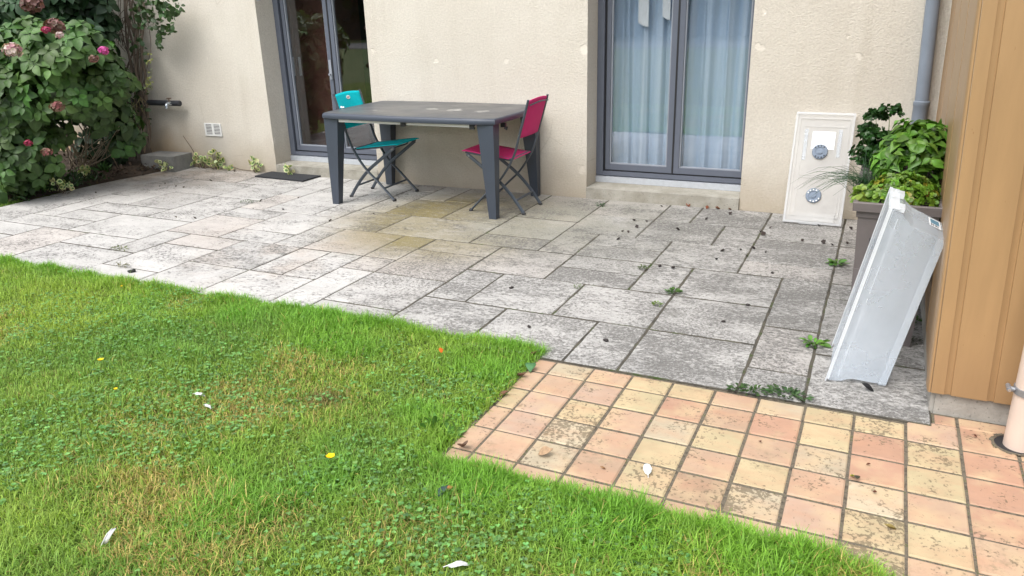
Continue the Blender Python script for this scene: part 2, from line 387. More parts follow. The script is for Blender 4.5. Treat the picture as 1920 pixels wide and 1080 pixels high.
M_stem = plain('woody_stem', (.15, .115, .085), .85, .3, 20); M_stem_lt = plain('dry_stem', (.21, .165, .11), .85, .25, 20)
M_mat = plain('rubber_doormat', (.022, .024, .028), .85, .3, 60, bump=.8, bsc=300)
M_brass = plain('tarnished_brass', (.14, .09, .05), .5, .2); M_chrome = plain('worn_chrome', (.5, .55, .6), .25, .2, 60, metal=.9)
M_pipe_dark = plain('dark_pipe_sleeve', (.028, .03, .036), .6, .15)
def vc_mat(name, rough=.6):
    k = Mat(name, rough, spec=.3); k.color(k.mix(1, k.attr(), k.ramp(k.noise(90, detail=3), (.3, .8), (.7, 1.15)), 'MULTIPLY')); return k.m
M_vc = vc_mat('mixed_litter')

# ------------------------------------------------------------------ numpy helpers: value noise, leaves, instancing
_tab = rng.random((256, 256))
def vnoise(x, y, sc):
    x = np.asarray(x)*sc; y = np.asarray(y)*sc; xi = np.floor(x).astype(int); yi = np.floor(y).astype(int); fx = x-xi; fy = y-yi
    fx = fx*fx*(3-2*fx); fy = fy*fy*(3-2*fy); T = lambda a, b: _tab[a % 256, b % 256]
    return (T(xi, yi)*(1-fx)+T(xi+1, yi)*fx)*(1-fy)+(T(xi, yi+1)*(1-fx)+T(xi+1, yi+1)*fx)*fy
def fbm(x, y, sc): return (vnoise(x, y, sc)+.5*vnoise(np.asarray(x)+7.3, np.asarray(y)+3.1, sc*2.1)+.25*vnoise(np.asarray(x)+1.7, np.asarray(y)+9.2, sc*4.3))/1.75
def leaf_tpl(widths, fold=.25, droop=.25, n=1):
    """unit leaf along +x, normal +z; widths = half width at each station"""
    k = len(widths); V = []
    for i, wd in enumerate(widths):
        t = i/(k-1); zc = -droop*t*t
        V += [(t, -wd, zc+fold*wd), (t, 0, zc), (t, wd, zc+fold*wd)]
    F = []
    for i in range(k-1):
        a = 3*i; F += [(a, a+3, a+4, a+1), (a+1, a+4, a+5, a+2)]
    return np.array(V), np.array(F)
def norm(v): return v/np.maximum(np.linalg.norm(v, axis=-1, keepdims=True), 1e-9)
def scatter(tpl, P, D, N, sx, sy=None, col=None):
    """instances of tpl at P with tip direction D, normal ~N, length sx, width factor sy"""
    V, F = tpl; D = norm(D); B = norm(np.cross(N, D)); N2 = np.cross(D, B)
    sx = np.broadcast_to(np.asarray(sx, float), (len(P),)); sy = sx if sy is None else np.broadcast_to(np.asarray(sy, float), (len(P),))
    W = (P[:, None, :]+D[:, None, :]*(V[None, :, 0:1]*sx[:, None, None])+B[:, None, :]*(V[None, :, 1:2]*sy[:, None, None])+N2[:, None, :]*(V[None, :, 2:3]*sx[:, None, None]))
    FF = F[None]+(np.arange(len(P))*len(V))[:, None, None]
    C = None if col is None else np.repeat(col, len(V), 0)
    return W.reshape(-1, 3), FF.reshape(-1, F.shape[1]), C
def merge(*items):
    V = []; F = []; C = []; o = 0
    for v, f, c in items:
        V.append(v); F.append(f+o); C.append(c); o += len(v)
    return np.concatenate(V), np.concatenate(F), np.concatenate(C)
def rdir(n, up=0.):
    d = rng.normal(size=(n, 3)); d[:, 2] += up; return norm(d)
def hsvvar(base, n, dv=.25, dh=.12):
    base = np.array(base); k = 1+dv*(rng.random((n, 1))*2-1); h = 1+dh*(rng.random((n, 3))*2-1); return base*k*h
HYD = leaf_tpl([.03, .22, .33, .36, .30, .18, .0], .35, .30)
OVAL = leaf_tpl([.04, .24, .32, .27, .0], .3, .2)
BASIL = leaf_tpl([.03, .16, .27, .31, .24, .12, .0], .5, .55)
LITTLE = leaf_tpl([.08, .36, .38, .0], .2, .1)
ROUND = leaf_tpl([.12, .46, .52, .38, .0], .12, -.05)

# ================================================================== THE SETTING
X0, DX, Y0, DY = .475, .2702, -3.17, .2645          # slab module
THX = -.0047
# ground sheet, far lawn, path strip seen in reflections
g = bmesh.new(); box(g, -200, 200, -200, 200, -.6, -.07); struct(mobj('ground', g, M_field))
g = bmesh.new()
nx, ny = 90, 60; gx = np.linspace(-11, 4, nx); gy = np.linspace(-9, -1.0, ny); vs = {}
for i in range(nx):
    for j in range(ny):
        x, y = gx[i], gy[j]; h = -.014+.024*(fbm(x+20, y+20, 1.3)-.5)-.012*max(0, 1-abs(y+3.1)/.12)
        if y > -3.02 and x > -6.5: h = -.12
        if x > -.65 and y > -4.05: h = -.12
        if x > .8 and y > -4.55: h = -.12
        vs[i, j] = g.verts.new((x, y, h))
for i in range(nx-1):
    for j in range(ny-1): g.faces.new((vs[i, j], vs[i+1, j], vs[i+1, j+1], vs[i, j+1]))
struct(mobj('lawn', g, M_lawn, smooth='all'))
g = bmesh.new(); box(g, -40, 40, -31, -25, -.069, -.055); struct(mobj('road', g, plain('gravel_road', (.13, .13, .12), .9)))

# ---- terrace of mixed-size slabs on a square module
VE = {0: [(0, 3), (6, 12)], 1: [(0, 6)], 2: [(6, 12)], 3: [(0, 6), (8, 10)], 4: [(4, 8), (10, 12), (0, 2)], 5: [(8, 12), (2, 4)], 6: [(4, 8), (0, 2)], 7: [(2, 4), (6, 12)], 8: [(0, 6)], 9: [(6, 12)], 10: [(0, 6)], 11: [(4, 6), (8, 10), (0, 2)], 12: [(6, 8), (10, 12), (2, 4)], 13: [(0, 6), (8, 10)], 14: [(4, 12)], 15: [(7, 9), (0, 4)], 16: [(4, 6)], 17: [(7, 9), (0, 4)], 18: [(2, 12)], 20: [(0, 3), (5, 10)], 21: [(3, 5)], 22: [(0, 3), (6, 8)], 23: [(4, 7)], 24: [(7, 8)]}
HE = {2: [(-2, 0), (1, 8), (17, 20), (11, 15)], 4: [(1, 3), (4, 8), (23, 24), (10, 18)], 6: [(-2, 14), (16, 18), (20, 22)], 1: [(0, 1), (8, 10), (15, 17)], 3: [(0, 1), (8, 10), (18, 24), (15, 17)], 9: [(0, 2), (7, 9), (17, 18)], 10: [(2, 7), (18, 21)], 8: [(2, 7), (9, 14), (18, 23)], 7: [(4, 6), (0, 2), (14, 15), (7, 9), (14, 18)], 5: [(8, 10), (4, 6), (18, 22), (14, 16)]}
vset = {(c, r) for c in VE for a, b in VE[c] for r in range(a, b)}; hset = {(r, c) for r in HE for a, b in HE[r] for c in range(a, b)}
done = set(); slabs = []
for r in range(0, 12):
    for c in range(-2, 26):
        if (c, r) in done: continue
        wd = 1
        while wd < 3 and c+wd < 26 and (c+wd, r) not in vset and (c+wd, r) not in done: wd += 1
        ht = 1
        while ht < 3 and r+ht < 12 and all((r+ht, c+i) not in hset and (c+i, r+ht) not in done for i in range(wd)) and all((c+i, r+ht) not in vset for i in range(1, wd)):
            ht += 1
            if wd*ht >= 6: break
        for i in range(wd):
            for j in range(ht): done.add((c+i, r+j))
        slabs.append((c, c+wd, r, r+ht))
g = bmesh.new(); lay = g.loops.layers.float_color.new('Col'); lof = g.loops.layers.float_color.new('Shift')
for c0, c1, r0, r1 in slabs:
    shf = (random.random(), random.random(), random.random(), 1)
    gap = .0040; xa, xb = X0-DX*c1+gap, X0-DX*c0-gap; ya, yb = Y0+DY*r0+gap*1.35, Y0+DY*r1-gap*1.35
    if c0 == -2: xb = .952
    if r1 == 12: yb = -.006
    if r0 == 0 and c0 >= 6: ya = -3.10+random.uniform(-.008, .008)
    t = random.uniform(.88, 1.0); cx = (xa+xb)/2
    base = np.array((.50, .485, .46)) if random.random() < .75 else np.array((.48, .465, .44))
    if random.random() < .2: base = np.array((.49, .455, .42))
    base = base*t; dz = random.uniform(-.0025, .0015)
    def edge(p, q, n):
        out = []
        for i in range(n):
            f = i/n; k = random.uniform(-.0022, .0022) if i else 0
            d = (Vector(q)-Vector(p)).normalized(); out.append(Vector(p).lerp(Vector(q), f)+Vector((-d.y, d.x, 0))*k)
        return out
    nX = max(3, int((xb-xa)/.05)); nY = max(3, int((yb-ya)/.05))
    ring = edge((xa, ya, 0), (xb, ya, 0), nX)+edge((xb, ya, 0), (xb, yb, 0), nY)+edge((xb, yb, 0), (xa, yb, 0), nX)+edge((xa, yb, 0), (xa, ya, 0), nY)
    ctr = Vector((cx, (ya+yb)/2, 0))
    bot = [g.verts.new((p.x, p.y, -.05)) for p in ring]; mid = [g.verts.new((p.x, p.y, dz-.006)) for p in ring]
    def inset(p, d):
        return Vector((p.x+max(-d, min(d, (ctr.x-p.x)*.5)), p.y+max(-d, min(d, (ctr.y-p.y)*.5)), 0))
    top = [g.verts.new((*inset(p, .005).xy, dz)) for p in ring]
    fs = []; n = len(ring)
    for i in range(n):
        j = (i+1) % n; fs.append(g.faces.new((bot[i], bot[j], mid[j], mid[i]))); fs.append(g.faces.new((mid[i], mid[j], top[j], top[i])))
    fs.append(g.faces.new(top))
    for f in fs:
        for l in f.loops: l[lay] = (*base, 1); l[lof] = shf
terrace = struct(mobj('terrace', g, M_slab))
terrace.rotation_euler = (0, 0, 0)
g = bmesh.new(); box(g, -6.56, -1.1465, -3.085, -.004, -.1, -.0034); box(g, -1.1465, .953, -3.172, -.004, -.1, -.0034); struct(mobj('terrace_joints', g, M_joint))

# ---- terracotta tile path
TX, TY, TPX, TPY = -.624, -3.133, .18567, .18
PE, YL, SA = (.455, .315, .215), (.465, .385, .23), (.415, .25, .17)
PI, CR, PY = (.455, .325, .24), (.475, .40, .28), (.36, .25, .165)
rows = {-1: 'SSSSSSSSSSSSSS', 0: 'PCPYYPCYYISSPP', 1: 'PPIYSPSYSYSSPP', 2: 'YIYPCYPCSYSSPP', 3: 'PICPYPYPCPSSPP', 4: 'PPCPYTCIYYPPSP', 5: 'PPPPPPIPYPPPPS', 6: 'PYPPSPYPIYPPSP'}
pal = {'P': PE, 'Y': YL, 'S': SA, 'I': PI, 'C': CR, 'T': PY}
dirty = {(1, 2): .9, (1, 3): .9, (1, 4): .5, (3, 4): .4, (5, 4): 1.1, (7, 4): .9, (7, 5): 1., (7, 0): .6, (8, 1): .4, (4, 4): .5, (2, 1): .3, (6, 2): .3, (9, 6): .8}
g = bmesh.new(); lay = g.loops.layers.float_color.new('Col'); dl = g.verts.layers.float.new('Dirt'); el_ = g.verts.layers.float.new('Edge')
ct, stt = math.cos(THX), math.sin(THX)
def tilept(a, b, z): return Vector((TX+a*ct-b*stt, TY+a*stt+b*ct, z))
for r in range(-1, 8):
    for k in range(-1, 14):
        a0, a1 = k*TPX, (k+1)*TPX; b1, b0 = -r*TPY, -(r+1)*TPY
        if r > 5 and k < 7: continue
        if r == 5 and k < 7: b0 -= -.045
        if k == -1: a0 = -.098+random.uniform(-.006, .006)
        if r == 0 and a1 < 1.58: b1 = -.047
        if r == -1:
            if k < 8 or k > 13: continue
            if k == 8: a0 = 1.583
            b1 = .085; b0 = 0
        gp = .0050; a0 += gp; a1 -= gp; b0 += gp; b1 -= gp
        a0 += random.uniform(-.0015, .0015); b0 += random.uniform(-.0015, .0015)
        if r == -1 or (r == 0 and k >= 8): b0 = b0 if r == 0 else 0+.0005
        if r == 0 and k >= 8: b1 = 0-.0005
        ch = rows.get(r, 'PYPSPYPSPYPPSPP')[(k+1) % 14]
        base = np.array(pal[ch])*random.uniform(.80, .95); dz = -.004+random.uniform(-.0015, .0015); dirt = dirty.get((k, r), random.choice([0, 0, 0, .15, .3]))
        e = .006
        q = [(a0, b0), (a1, b0), (a1, b1), (a0, b1)]; s = [(a0+e, b0+e), (a1-e, b0+e), (a1-e, b1-e), (a0+e, b1-e)]
        A = [g.verts.new(tilept(*p, -.05)) for p in q]; B = [g.verts.new(tilept(*p, dz-.004)) for p in q]; Cc = [g.verts.new(tilept(*p, dz)) for p in s]
        e2 = .028; In = [g.verts.new(tilept(*p, dz)) for p in ((a0+e2, b0+e2), (a1-e2, b0+e2), (a1-e2, b1-e2), (a0+e2, b1-e2))] if a1-a0 > .07 and b1-b0 > .07 else None
        fs = [g.faces.new(In)]+[g.faces.new((Cc[i], Cc[(i+1) % 4], In[(i+1) % 4], In[i])) for i in range(4)] if In else [g.faces.new(Cc)]
        for i in range(4):
            j = (i+1) % 4; fs += [g.faces.new((A[i], A[j], B[j], B[i])), g.faces.new((B[i], B[j], Cc[j], Cc[i]))]
        for v in A+B+Cc+(In or []): v[dl] = dirt; v[el_] = 0. if In and v in In else 1.
        for f in fs:
            for l in f.loops: l[lay] = (*base, 1)
struct(mobj('tile_path', g, M_tile))
g = bmesh.new(); box(g, -.735, .69, -4.172, -3.173, -.1, -.0078); box(g, .6905, 2.0, -4.62, -3.173, -.1, -.0078); box(g, .956, 2.0, -3.1725, -3.05, -.1, -.0078); struct(mobj('path_grout', g, M_grout))

# ---- flower bed soil
g = bmesh.new(); nx, ny = 40, 44; vs = {}
for i in range(nx):
    for j in range(ny):
        u = i/(nx-1); y = -1.88+1.88*j/(ny-1)
        xr = -6.43-.13*min(1, max(0, (-.3-y)/.9))+.06*(fbm(y+3, 2.2, 4)-.5)
        x = -10+(xr+10)*u**.6; z = .004+.06*min(1, (1-u)*6)+.03*(fbm(x, y, 5)-.4)*min(1, (1-u)*8)
        if y < -1.7: z -= .06*(-1.7-y)/.18
        vs[i, j] = g.verts.new((x, y, z))
for i in range(nx-1):
    for j in range(ny-1): g.faces.new((vs[i, j], vs[i+1, j], vs[i+1, j+1], vs[i, j+1]))
struct(mobj('flower_bed', g, M_soil, smooth='all'))

# ================================================================== HOUSE
house = thing('house', 'cream roughcast house with two tall grey framed glazed doors', 'house', (-3, 0, 0))
house_inv = Matrix.Translation((3, 0, 0))
def hpart(name, bm, m, parent=None, **k):
    bm.transform(house_inv) if parent is None else None
    return mobj(name, bm, m, house if parent is None else parent, **k)
DL = (-5.11, -3.815); DR = (-1.632, -.325); RD = .25; DTOP = 2.12
xs = [-10.5, DL[0], DL[1], DR[0], DR[1], 2.6]
g = bmesh.new()
def quad(bm, *p): bm.faces.new([bm.verts.new(v) for v in p])
for i in range(5):
    a, b = xs[i], xs[i+1]
    if i in (1, 3):
        quad(g, (a, 0, DTOP), (b, 0, DTOP), (b, 0, 3.1), (a, 0, 3.1))
        quad(g, (a, 0, 0), (a, RD+.1, 0), (a, RD+.1, DTOP), (a, 0, DTOP)); quad(g, (b, RD+.1, 0), (b, 0, 0), (b, 0, DTOP), (b, RD+.1, DTOP)); quad(g, (a, 0, DTOP), (a, RD+.1, DTOP), (b, RD+.1, DTOP), (b, 0, DTOP))
    else: quad(g, (a, 0, -.1), (b, 0, -.1), (b, 0, 3.1), (a, 0, 3.1))
quad(g, (-10.5, 0, 3.1), (2.6, 0, 3.1), (2.6, .35, 3.1), (-10.5, .35, 3.1))
hpart('wall', g, M_wall)
# dim rooms behind the glass
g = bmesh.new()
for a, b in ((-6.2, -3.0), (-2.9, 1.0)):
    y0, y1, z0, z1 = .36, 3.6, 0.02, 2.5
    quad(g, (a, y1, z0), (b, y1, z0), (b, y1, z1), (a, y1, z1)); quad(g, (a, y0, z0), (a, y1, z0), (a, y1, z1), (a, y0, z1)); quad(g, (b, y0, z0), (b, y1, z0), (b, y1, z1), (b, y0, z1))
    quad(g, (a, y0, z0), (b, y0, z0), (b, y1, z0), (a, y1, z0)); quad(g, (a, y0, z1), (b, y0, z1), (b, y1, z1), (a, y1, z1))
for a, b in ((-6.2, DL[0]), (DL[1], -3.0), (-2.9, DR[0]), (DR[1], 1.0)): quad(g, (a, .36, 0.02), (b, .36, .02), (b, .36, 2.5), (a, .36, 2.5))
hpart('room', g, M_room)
def french_door(xa, xb, label, handle_side):
    door = hpart('french_door', bx(xa, xb, RD+.02, RD+.05, DTOP-.07, DTOP), M_alu); door['label'] = label
    sh = lambda bm: (bm.transform(house_inv), bm)[1]
    def part(n, bm, m, **k): return mobj(n, sh(bm), m, door, **k)
    zb = .158
    g = bmesh.new()
    box(g, xa, xa+.062, RD, RD+.08, zb, DTOP); box(g, xb-.02, xb+.04, RD, RD+.08, zb, DTOP); box(g, xa+.063, xb-.021, RD+.002, RD+.08, zb, zb+.035)
    part('frame', g, M_alu, bevel=.003)
    g = bmesh.new(); box(g, xa+.0625, xa+.078, RD+.03, RD+.09, zb+.036, DTOP-.001); box(g, xa+.079, xb-.021, RD+.028, RD+.07, zb+.0355, zb+.047); part('seal', g, M_seal)
    xm0, xm1 = -1.0, -.895
    if xa < -3: xm0, xm1 = -4.50, -4.395
    for s, (a, b) in enumerate(((xa+.08, xm0+.052), (xm0+.0525, xb-.021))):
        yo = RD+.018
        g = bmesh.new(); zc, zt = zb+.048, DTOP-.072
        wl, wr = (.036, .052) if s == 0 else (.052, .03)
        box(g, a, a+wl, yo, yo+.05, zc, zt); box(g, b-wr, b, yo, yo+.05, zc, zt); box(g, a+wl, b-wr, yo+.002, yo+.05, zc, zc+.05); box(g, a+wl, b-wr, yo+.002, yo+.05, zt-.05, zt)
        part('sash', g, M_alu, bevel=.003)
        g = bmesh.new(); x0, x1, z0, z1 = a+wl, b-wr, zc+.05, zt-.05
        box(g, x0+.0005, x0+.011, yo+.012, yo+.04, z0+.0005, z1); box(g, x1-.011, x1-.0005, yo+.012, yo+.04, z0+.0005, z1); box(g, x0+.0115, x1-.0115, yo+.012, yo+.04, z0+.0005, z0+.010)
        part('glazing_bead', g, M_alu_lt if s == 0 or xa > -3 else M_alu_lt)
        part('pane', bx(x0+.011, x1-.011, yo+.028, yo+.034, z0+.010, z1-.001), M_glass)
    g = bmesh.new(); box(g, xm0+.046, xm0+.059, yo_ := RD+.012, RD+.0175, zb+.05, DTOP-.08); part('seal', g, M_seal)
    if handle_side:
        g = bmesh.new(); tube(g, [(xm0+.025, RD-.0, 1.0), (xm0+.025, RD-.02, 1.0)], .01); box(g, xm0+.012, xm0+.04, RD+.008, RD+.0178, .95, 1.14)
        part('handle', g, M_alu_lt, bevel=.002)
    g = bmesh.new(); hexa(g, [(xa+.001, RD-.015, .097), (xb-.001, RD-.015, .097), (xb-.001, RD+.08, .097), (xa+.001, RD+.08, .097), (xa+.001, RD-.015, .145), (xb-.001, RD-.015, .145), (xb-.001, RD+.08, .157), (xa+.001, RD+.08, .157)])
    part('threshold', g, M_thresh, bevel=.003)
    return door
french_door(*DL, 'dark reflecting glazed door behind the table', True); french_door(*DR, 'blue curtained glazed door right of the table', False)
for a, b in (DL, DR):
    g = bmesh.new(); n = 14
    for i in range(n):
        u0, u1 = a+.002+(b-a-.004)*i/n, a+.002+(b-a-.004)*(i+1)/n
    f = -.022 if a > -3 else -.012
    hexa(g, [(a+.003, f, -.02), (b-.003, f, -.02), (b-.003, RD+.05, -.02), (a+.003, RD+.05, -.02), (a+.003, f+.004, .093), (b-.003, f+.004, .093), (b-.003, RD+.05, .096), (a+.003, RD+.05, .096)])
    hpart('door_sill', g, M_sill, bevel=.008)
# small iron shutter stop at the top left of the wall
p = on_wall(492, 0)
g = bmesh.new(); tube(g, [(p.x, 0, p.z+.01), (p.x, -.05, p.z+.01)], .008); box(g, p.x-.012, p.x+.02, -.062, -.048, p.z-.004, p.z+.05)
t = tag(mobj('shutter_stop', g, M_alu_lt), 'small grey metal shutter stop on wall left of the dark door', 'wall bracket')
# things inside the rooms
cb = thing('wardrobe', 'red brown wooden wardrobe seen through the left glazed door', 'wardrobe', (-5.0, .75, .02))
g = bmesh.new(); box(g, -.75, .15, 0, .6, 0, 1.98); mobj('carcass', g, M_wood, cb, bevel=.005)
for k in range(2):
    g = bmesh.new(); box(g, -.74+.445*k, -.30+.445*k, -.02, -.002, .06, 1.95); d = mobj('door', g, M_wood, cb, bevel=.003)
    g = bmesh.new(); box(g, -.34+.09*k, -.325+.09*k, -.045, -.021, .92, 1.12); mobj('handle', g, M_white, d)
def curtain(x0, x1, label, seed):
    r = random.Random(seed); nx, nz = 160, 14; V = []; ph = [r.uniform(0, 6) for _ in range(4)]
    for j in range(nz):
        z = .12+2.0*j/(nz-1)
        for i in range(nx):
            u = i/(nx-1); x = x0+(x1-x0)*u
            y = .395+.022*math.sin(u*30+ph[0]+.5*math.sin(u*9+ph[1]))+.005*math.sin(u*71+ph[2])+.004*math.sin(z*3+u*20)
            V.append((x+.012*math.sin(u*24+z), y, z))
    F = [(j*nx+i, j*nx+i+1, (j+1)*nx+i+1, (j+1)*nx+i) for j in range(nz-1) for i in range(nx-1)]
    tag(npobj('curtain', V, None, F, None, M_curt), label, 'curtain')
curtain(-1.60, -.99, 'sheer pale blue curtain behind left pane of the right hand door', 1)
for x_, w_ in ((-1.265, .046), (-1.075, .034)):
    g = bmesh.new(); pr = [(x_-w_*1.1, .345), (x_-w_*.5, .352), (x_, .343), (x_+w_*.5, .352), (x_+w_*.8, .347)]
    a_ = [[g.verts.new((x+(.012*(2.0-z)), y, z+(.02*max(0, 1-q_/1.5)-.004*q_ if z < 1.5 else 0))) for q_, (x, y) in enumerate(pr)] for z in (1.42+.05*(w_ < .04), 1.7, 2.1)]
    for i in range(2):
        for j in range(4): g.faces.new((a_[i][j], a_[i][j+1], a_[i+1][j+1], a_[i+1][j]))
    tag(mobj('drape', g, M_white, smooth='all'), 'narrow white hanging drape behind left pane of the curtained door, %s one' % ('left' if w_ > .04 else 'right'), 'drape')
curtain(-.97, -.30, 'sheer pale blue curtain behind right pane of the right hand door', 2)

# ---- ochre clad outbuilding
shed = thing('outbuilding', 'ochre yellow clad outbuilding corner with ribbed boards', 'building', (1.3, -3, 0))
SI = Matrix.Translation((-1.3, 3, 0)); YF = -3.07; LEAN = -.0365
def lx(x, y, z): return x+LEAN*(z-.094)*max(0., min(1., .35+.65*(-y/3.07)))
prof = [(.944, YF-.002)]; x = .944
segs = [(.986, 0), (.990, .004), (1.003, .008), (1.0095, .008), (1.011, 0)]
prof = [(.941, 0)]+segs
xb = 1.011
for k in range(9):
    prof += [(xb+.1215, 0), (xb+.126, .004), (xb+.137, .008), (xb+.1455, .008), (xb+.147, 0)]; xb += .147
g = bmesh.new(); zs = [.092, .8, 1.6, 2.9]; cols = []
for (x, dy) in prof: cols.append([g.verts.new((lx(x, YF, z), YF+dy, z)) for z in zs])
for i in range(len(cols)-1):
    for j in range(3): g.faces.new((cols[i][j], cols[i+1][j], cols[i+1][j+1], cols[i][j+1]))
# corner trim (rounded) and left side boarding
cor = [(.9405, YF+.0035), (.9375, YF+.001), (.932, YF+.002), (.9275, YF+.012), (.9262, YF+.03), (.926, YF+.09)]
cc = [[g.verts.new((lx(x, YF, z), y, z)) for z in zs] for x, y in cor]
for i in range(len(cc)-1):
    for j in range(3): g.faces.new((cc[i+1][j], cc[i][j], cc[i][j+1], cc[i+1][j+1]))
g.transform(SI); mobj('cladding', g, M_clad, shed, smooth=True)
g = bmesh.new()
def sidept(t, z):         # left face from the front corner back to the house wall
    y = (YF+.0895)*(1-t)-.004*t
    x0_ = .9300+LEAN*(z-.094); x1_ = .992-.0195*z; return (x0_*(1-t)+x1_*t, y, z)
tt = [(0, 0)]
for a in (.18, .45, .72, .955): tt += [(a, 0), (a+.003, .006), (a+.012, .006), (a+.0125, 0)]
sc = [[g.verts.new(Vector(sidept(min(t, 1), z))+Vector((dx, 0, 0))) for z in zs] for t, dx in tt+[(1., 0)]]
for i in range(len(sc)-1):
    for j in range(3): g.faces.new((sc[i+1][j], sc[i][j], sc[i][j+1], sc[i+1][j+1]))
g.transform(SI); mobj('side_cladding', g, M_clad, shed)
g = bmesh.new(); box(g, .962, 2.6, YF+.022, -.02, -.05, .0915); g.transform(SI); mobj('plinth', g, M_plinth, shed, bevel=.004)
g = bmesh.new(); box(g, .945, .9615, YF+.03, -.3, -.05, .09); g.transform(SI); mobj('plinth_edge', g, M_plinth, shed)
# bottom flashing closes the profile
g = bmesh.new(); box(g, .955, 2.2, YF+.009, YF+.021, .093, .099); g.transform(SI); mobj('base_flashing', g, M_clad, shed)

# ---- rainwater pipes
rp = thing('downpipe', 'grey round downpipe on cream wall beside the ochre cladding', 'downpipe', (.89, -.075, 0))
px_ = lambda z: (.845+.035*(1.56-z))-.89
mobj('pipe', tb([(px_(z), 0, z) for z in (.9, 1.4, 2., 3.0)], .045, 20), M_zinc, rp, smooth=True)
g = bmesh.new(); M_ = Matrix.Translation((px_(.86), 0, 0)); lathe(g, [(.046, .70), (.050, .702), (.0505, .865), (.053, .868), (.053, .895), (.0455, .9)], 24, M_); mobj('collar', g, M_zinc, rp, smooth=True)
mobj('lower_pipe', tb([(px_(z), 0, z) for z in (0., .4, .72)], .044, 20), M_zinc, rp, smooth=True)
g = bmesh.new(); box(g, px_(1.9)-.05, px_(1.9)+.05, .03, .075, 1.9, 1.93); mobj('bracket', g, M_zinc, rp)
dp = thing('drainpipe', 'cream pink round drainpipe going into the tiles at lower right', 'drainpipe', (1.240, -3.212, 0))
mobj('pipe', tb([(0, 0, -.05), (0, 0, .5), (0, 0, 1.2), (0, 0, 2.6)], .0515, 28), M_pinkpvc, dp, smooth=True)
g = bmesh.new(); lathe(g, [(.0535, .215), (.056, .216), (.056, .24), (.0535, .241)], 28)
tube(g, [(-.053, -.012, .228), (-.077, -.012, .232)], .010, 10); tube(g, [(-.072, -.03, .232), (-.072, .012, .232)], .0085, 10)
cl = mobj('clamp', g, M_galv, dp, smooth=True)
mobj('bolt', tb([(-.072, -.036, .232), (-.072, -.0305, .232)], .006, 6), M_steel, cl)
g = bmesh.new(); lathe(g, [(.0, -.0085), (.067, -.0085), (.067, -.0022), (.0, -.0022)], 28, Matrix.Translation((-.012, .004, 0))); mobj('drain_hole', g, M_hole, dp)
g = bmesh.new()
for k in range(28):
    a0, a1 = 2*math.pi*k/28, 2*math.pi*(k+1)/28; r0, r1 = .0675, .081+.004*math.sin(k*2.1)
    P = [(math.cos(a)*r-.012, math.sin(a)*r+.004) for a, r in ((a0, r0), (a0, r1), (a1, r1), (a1, r0))]
    g.faces.new([g.verts.new((x, y, -.0012)) for x, y in P])
mobj('cement_collar', g, M_grout, dp)

# ---- tap pipe, vent grille, concrete block, doormat
tp = thing('garden_tap', 'dark sleeved pipe with chrome tap on cream wall', 'tap', (-6.3, -.09, .705))
mobj('pipe', tb([(-.75, 0, 0), (-.3, 0, 0), (.02, 0, .002)], .030, 16), M_pipe_dark, tp, smooth=True)
mobj('end_cap', tb([(.0205, 0, .002), (.034, 0, .002), (.04, 0, .002)], [.031, .031, .024], 16), M_pipe_dark, tp, smooth=True)
mobj('spout', tb(smooth_path([(-.075, -.028, .0), (-.075, -.06, .002), (-.072, -.085, -.012), (-.07, -.092, -.045)], 4), [.022]*5+[.017]*4+[.016]*4, 12), M_chrome, tp, smooth=True)
g = bmesh.new(); tube(g, [(-.068, -.05, .015), (-.06, -.05, .058)], .006); tube(g, [(-.09, -.05, .058), (-.03, -.05, .06)], .0065); mobj('handle', g, M_brass, tp)
mobj('wall_bracket', tb([(-.35, 0, 0), (-.35, .09, 0)], .01), M_pipe_dark, tp)
gr = thing('vent_grille', 'white ventilation grille low on the wall left of the dark door', 'vent', (-5.925, 0, .427))
wg, hg = .118, .068
g = bmesh.new()
for a in ((-wg, wg, hg-.012, hg), (-wg, wg, -hg, -hg+.012), (-wg, -wg+.014, -hg+.0121, hg-.0121), (wg-.014, wg, -hg+.0121, hg-.0121), (-.012, .012, -hg+.0121, hg-.0121)): box(g, a[0], a[1], -.012, -.001, a[2], a[3])
mobj('frame', g, M_white, gr, bevel=.0015)
g = bmesh.new(); box(g, -wg+.0145, wg-.0145, -.0025, -.0005, -hg+.0125, hg-.0125); mobj('backing', g, M_hole, gr)
for s in (-1, 1):
    for k in range(7):
        z = -hg+.020+k*.0155; x0, x1 = (-wg+.0142, -.0122) if s < 0 else (.0122, wg-.0142)
        mobj('louvre', bx(x0, x1, -.010, -.003, z-.0035, z+.0035), M_white, gr)
bk = mobj('concrete_block', bx(-.235, .235, -.14, .14, 0, .165), M_block, bevel=.006)
bk.location = (-6.5, -.185, 0); bk.rotation_euler = (0, 0, R_(3)); tag(bk, 'grey concrete block on the ground against the wall', 'block')
dm = mobj('doormat', bx(-.33, .33, -.14, .14, 0, .012), M_mat, bevel=.003); dm.location = (-4.86, -.12, .003); dm.rotation_euler = (0, 0, R_(-3))
tag(dm, 'thin black doormat in front of the dark glazed door', 'doormat')

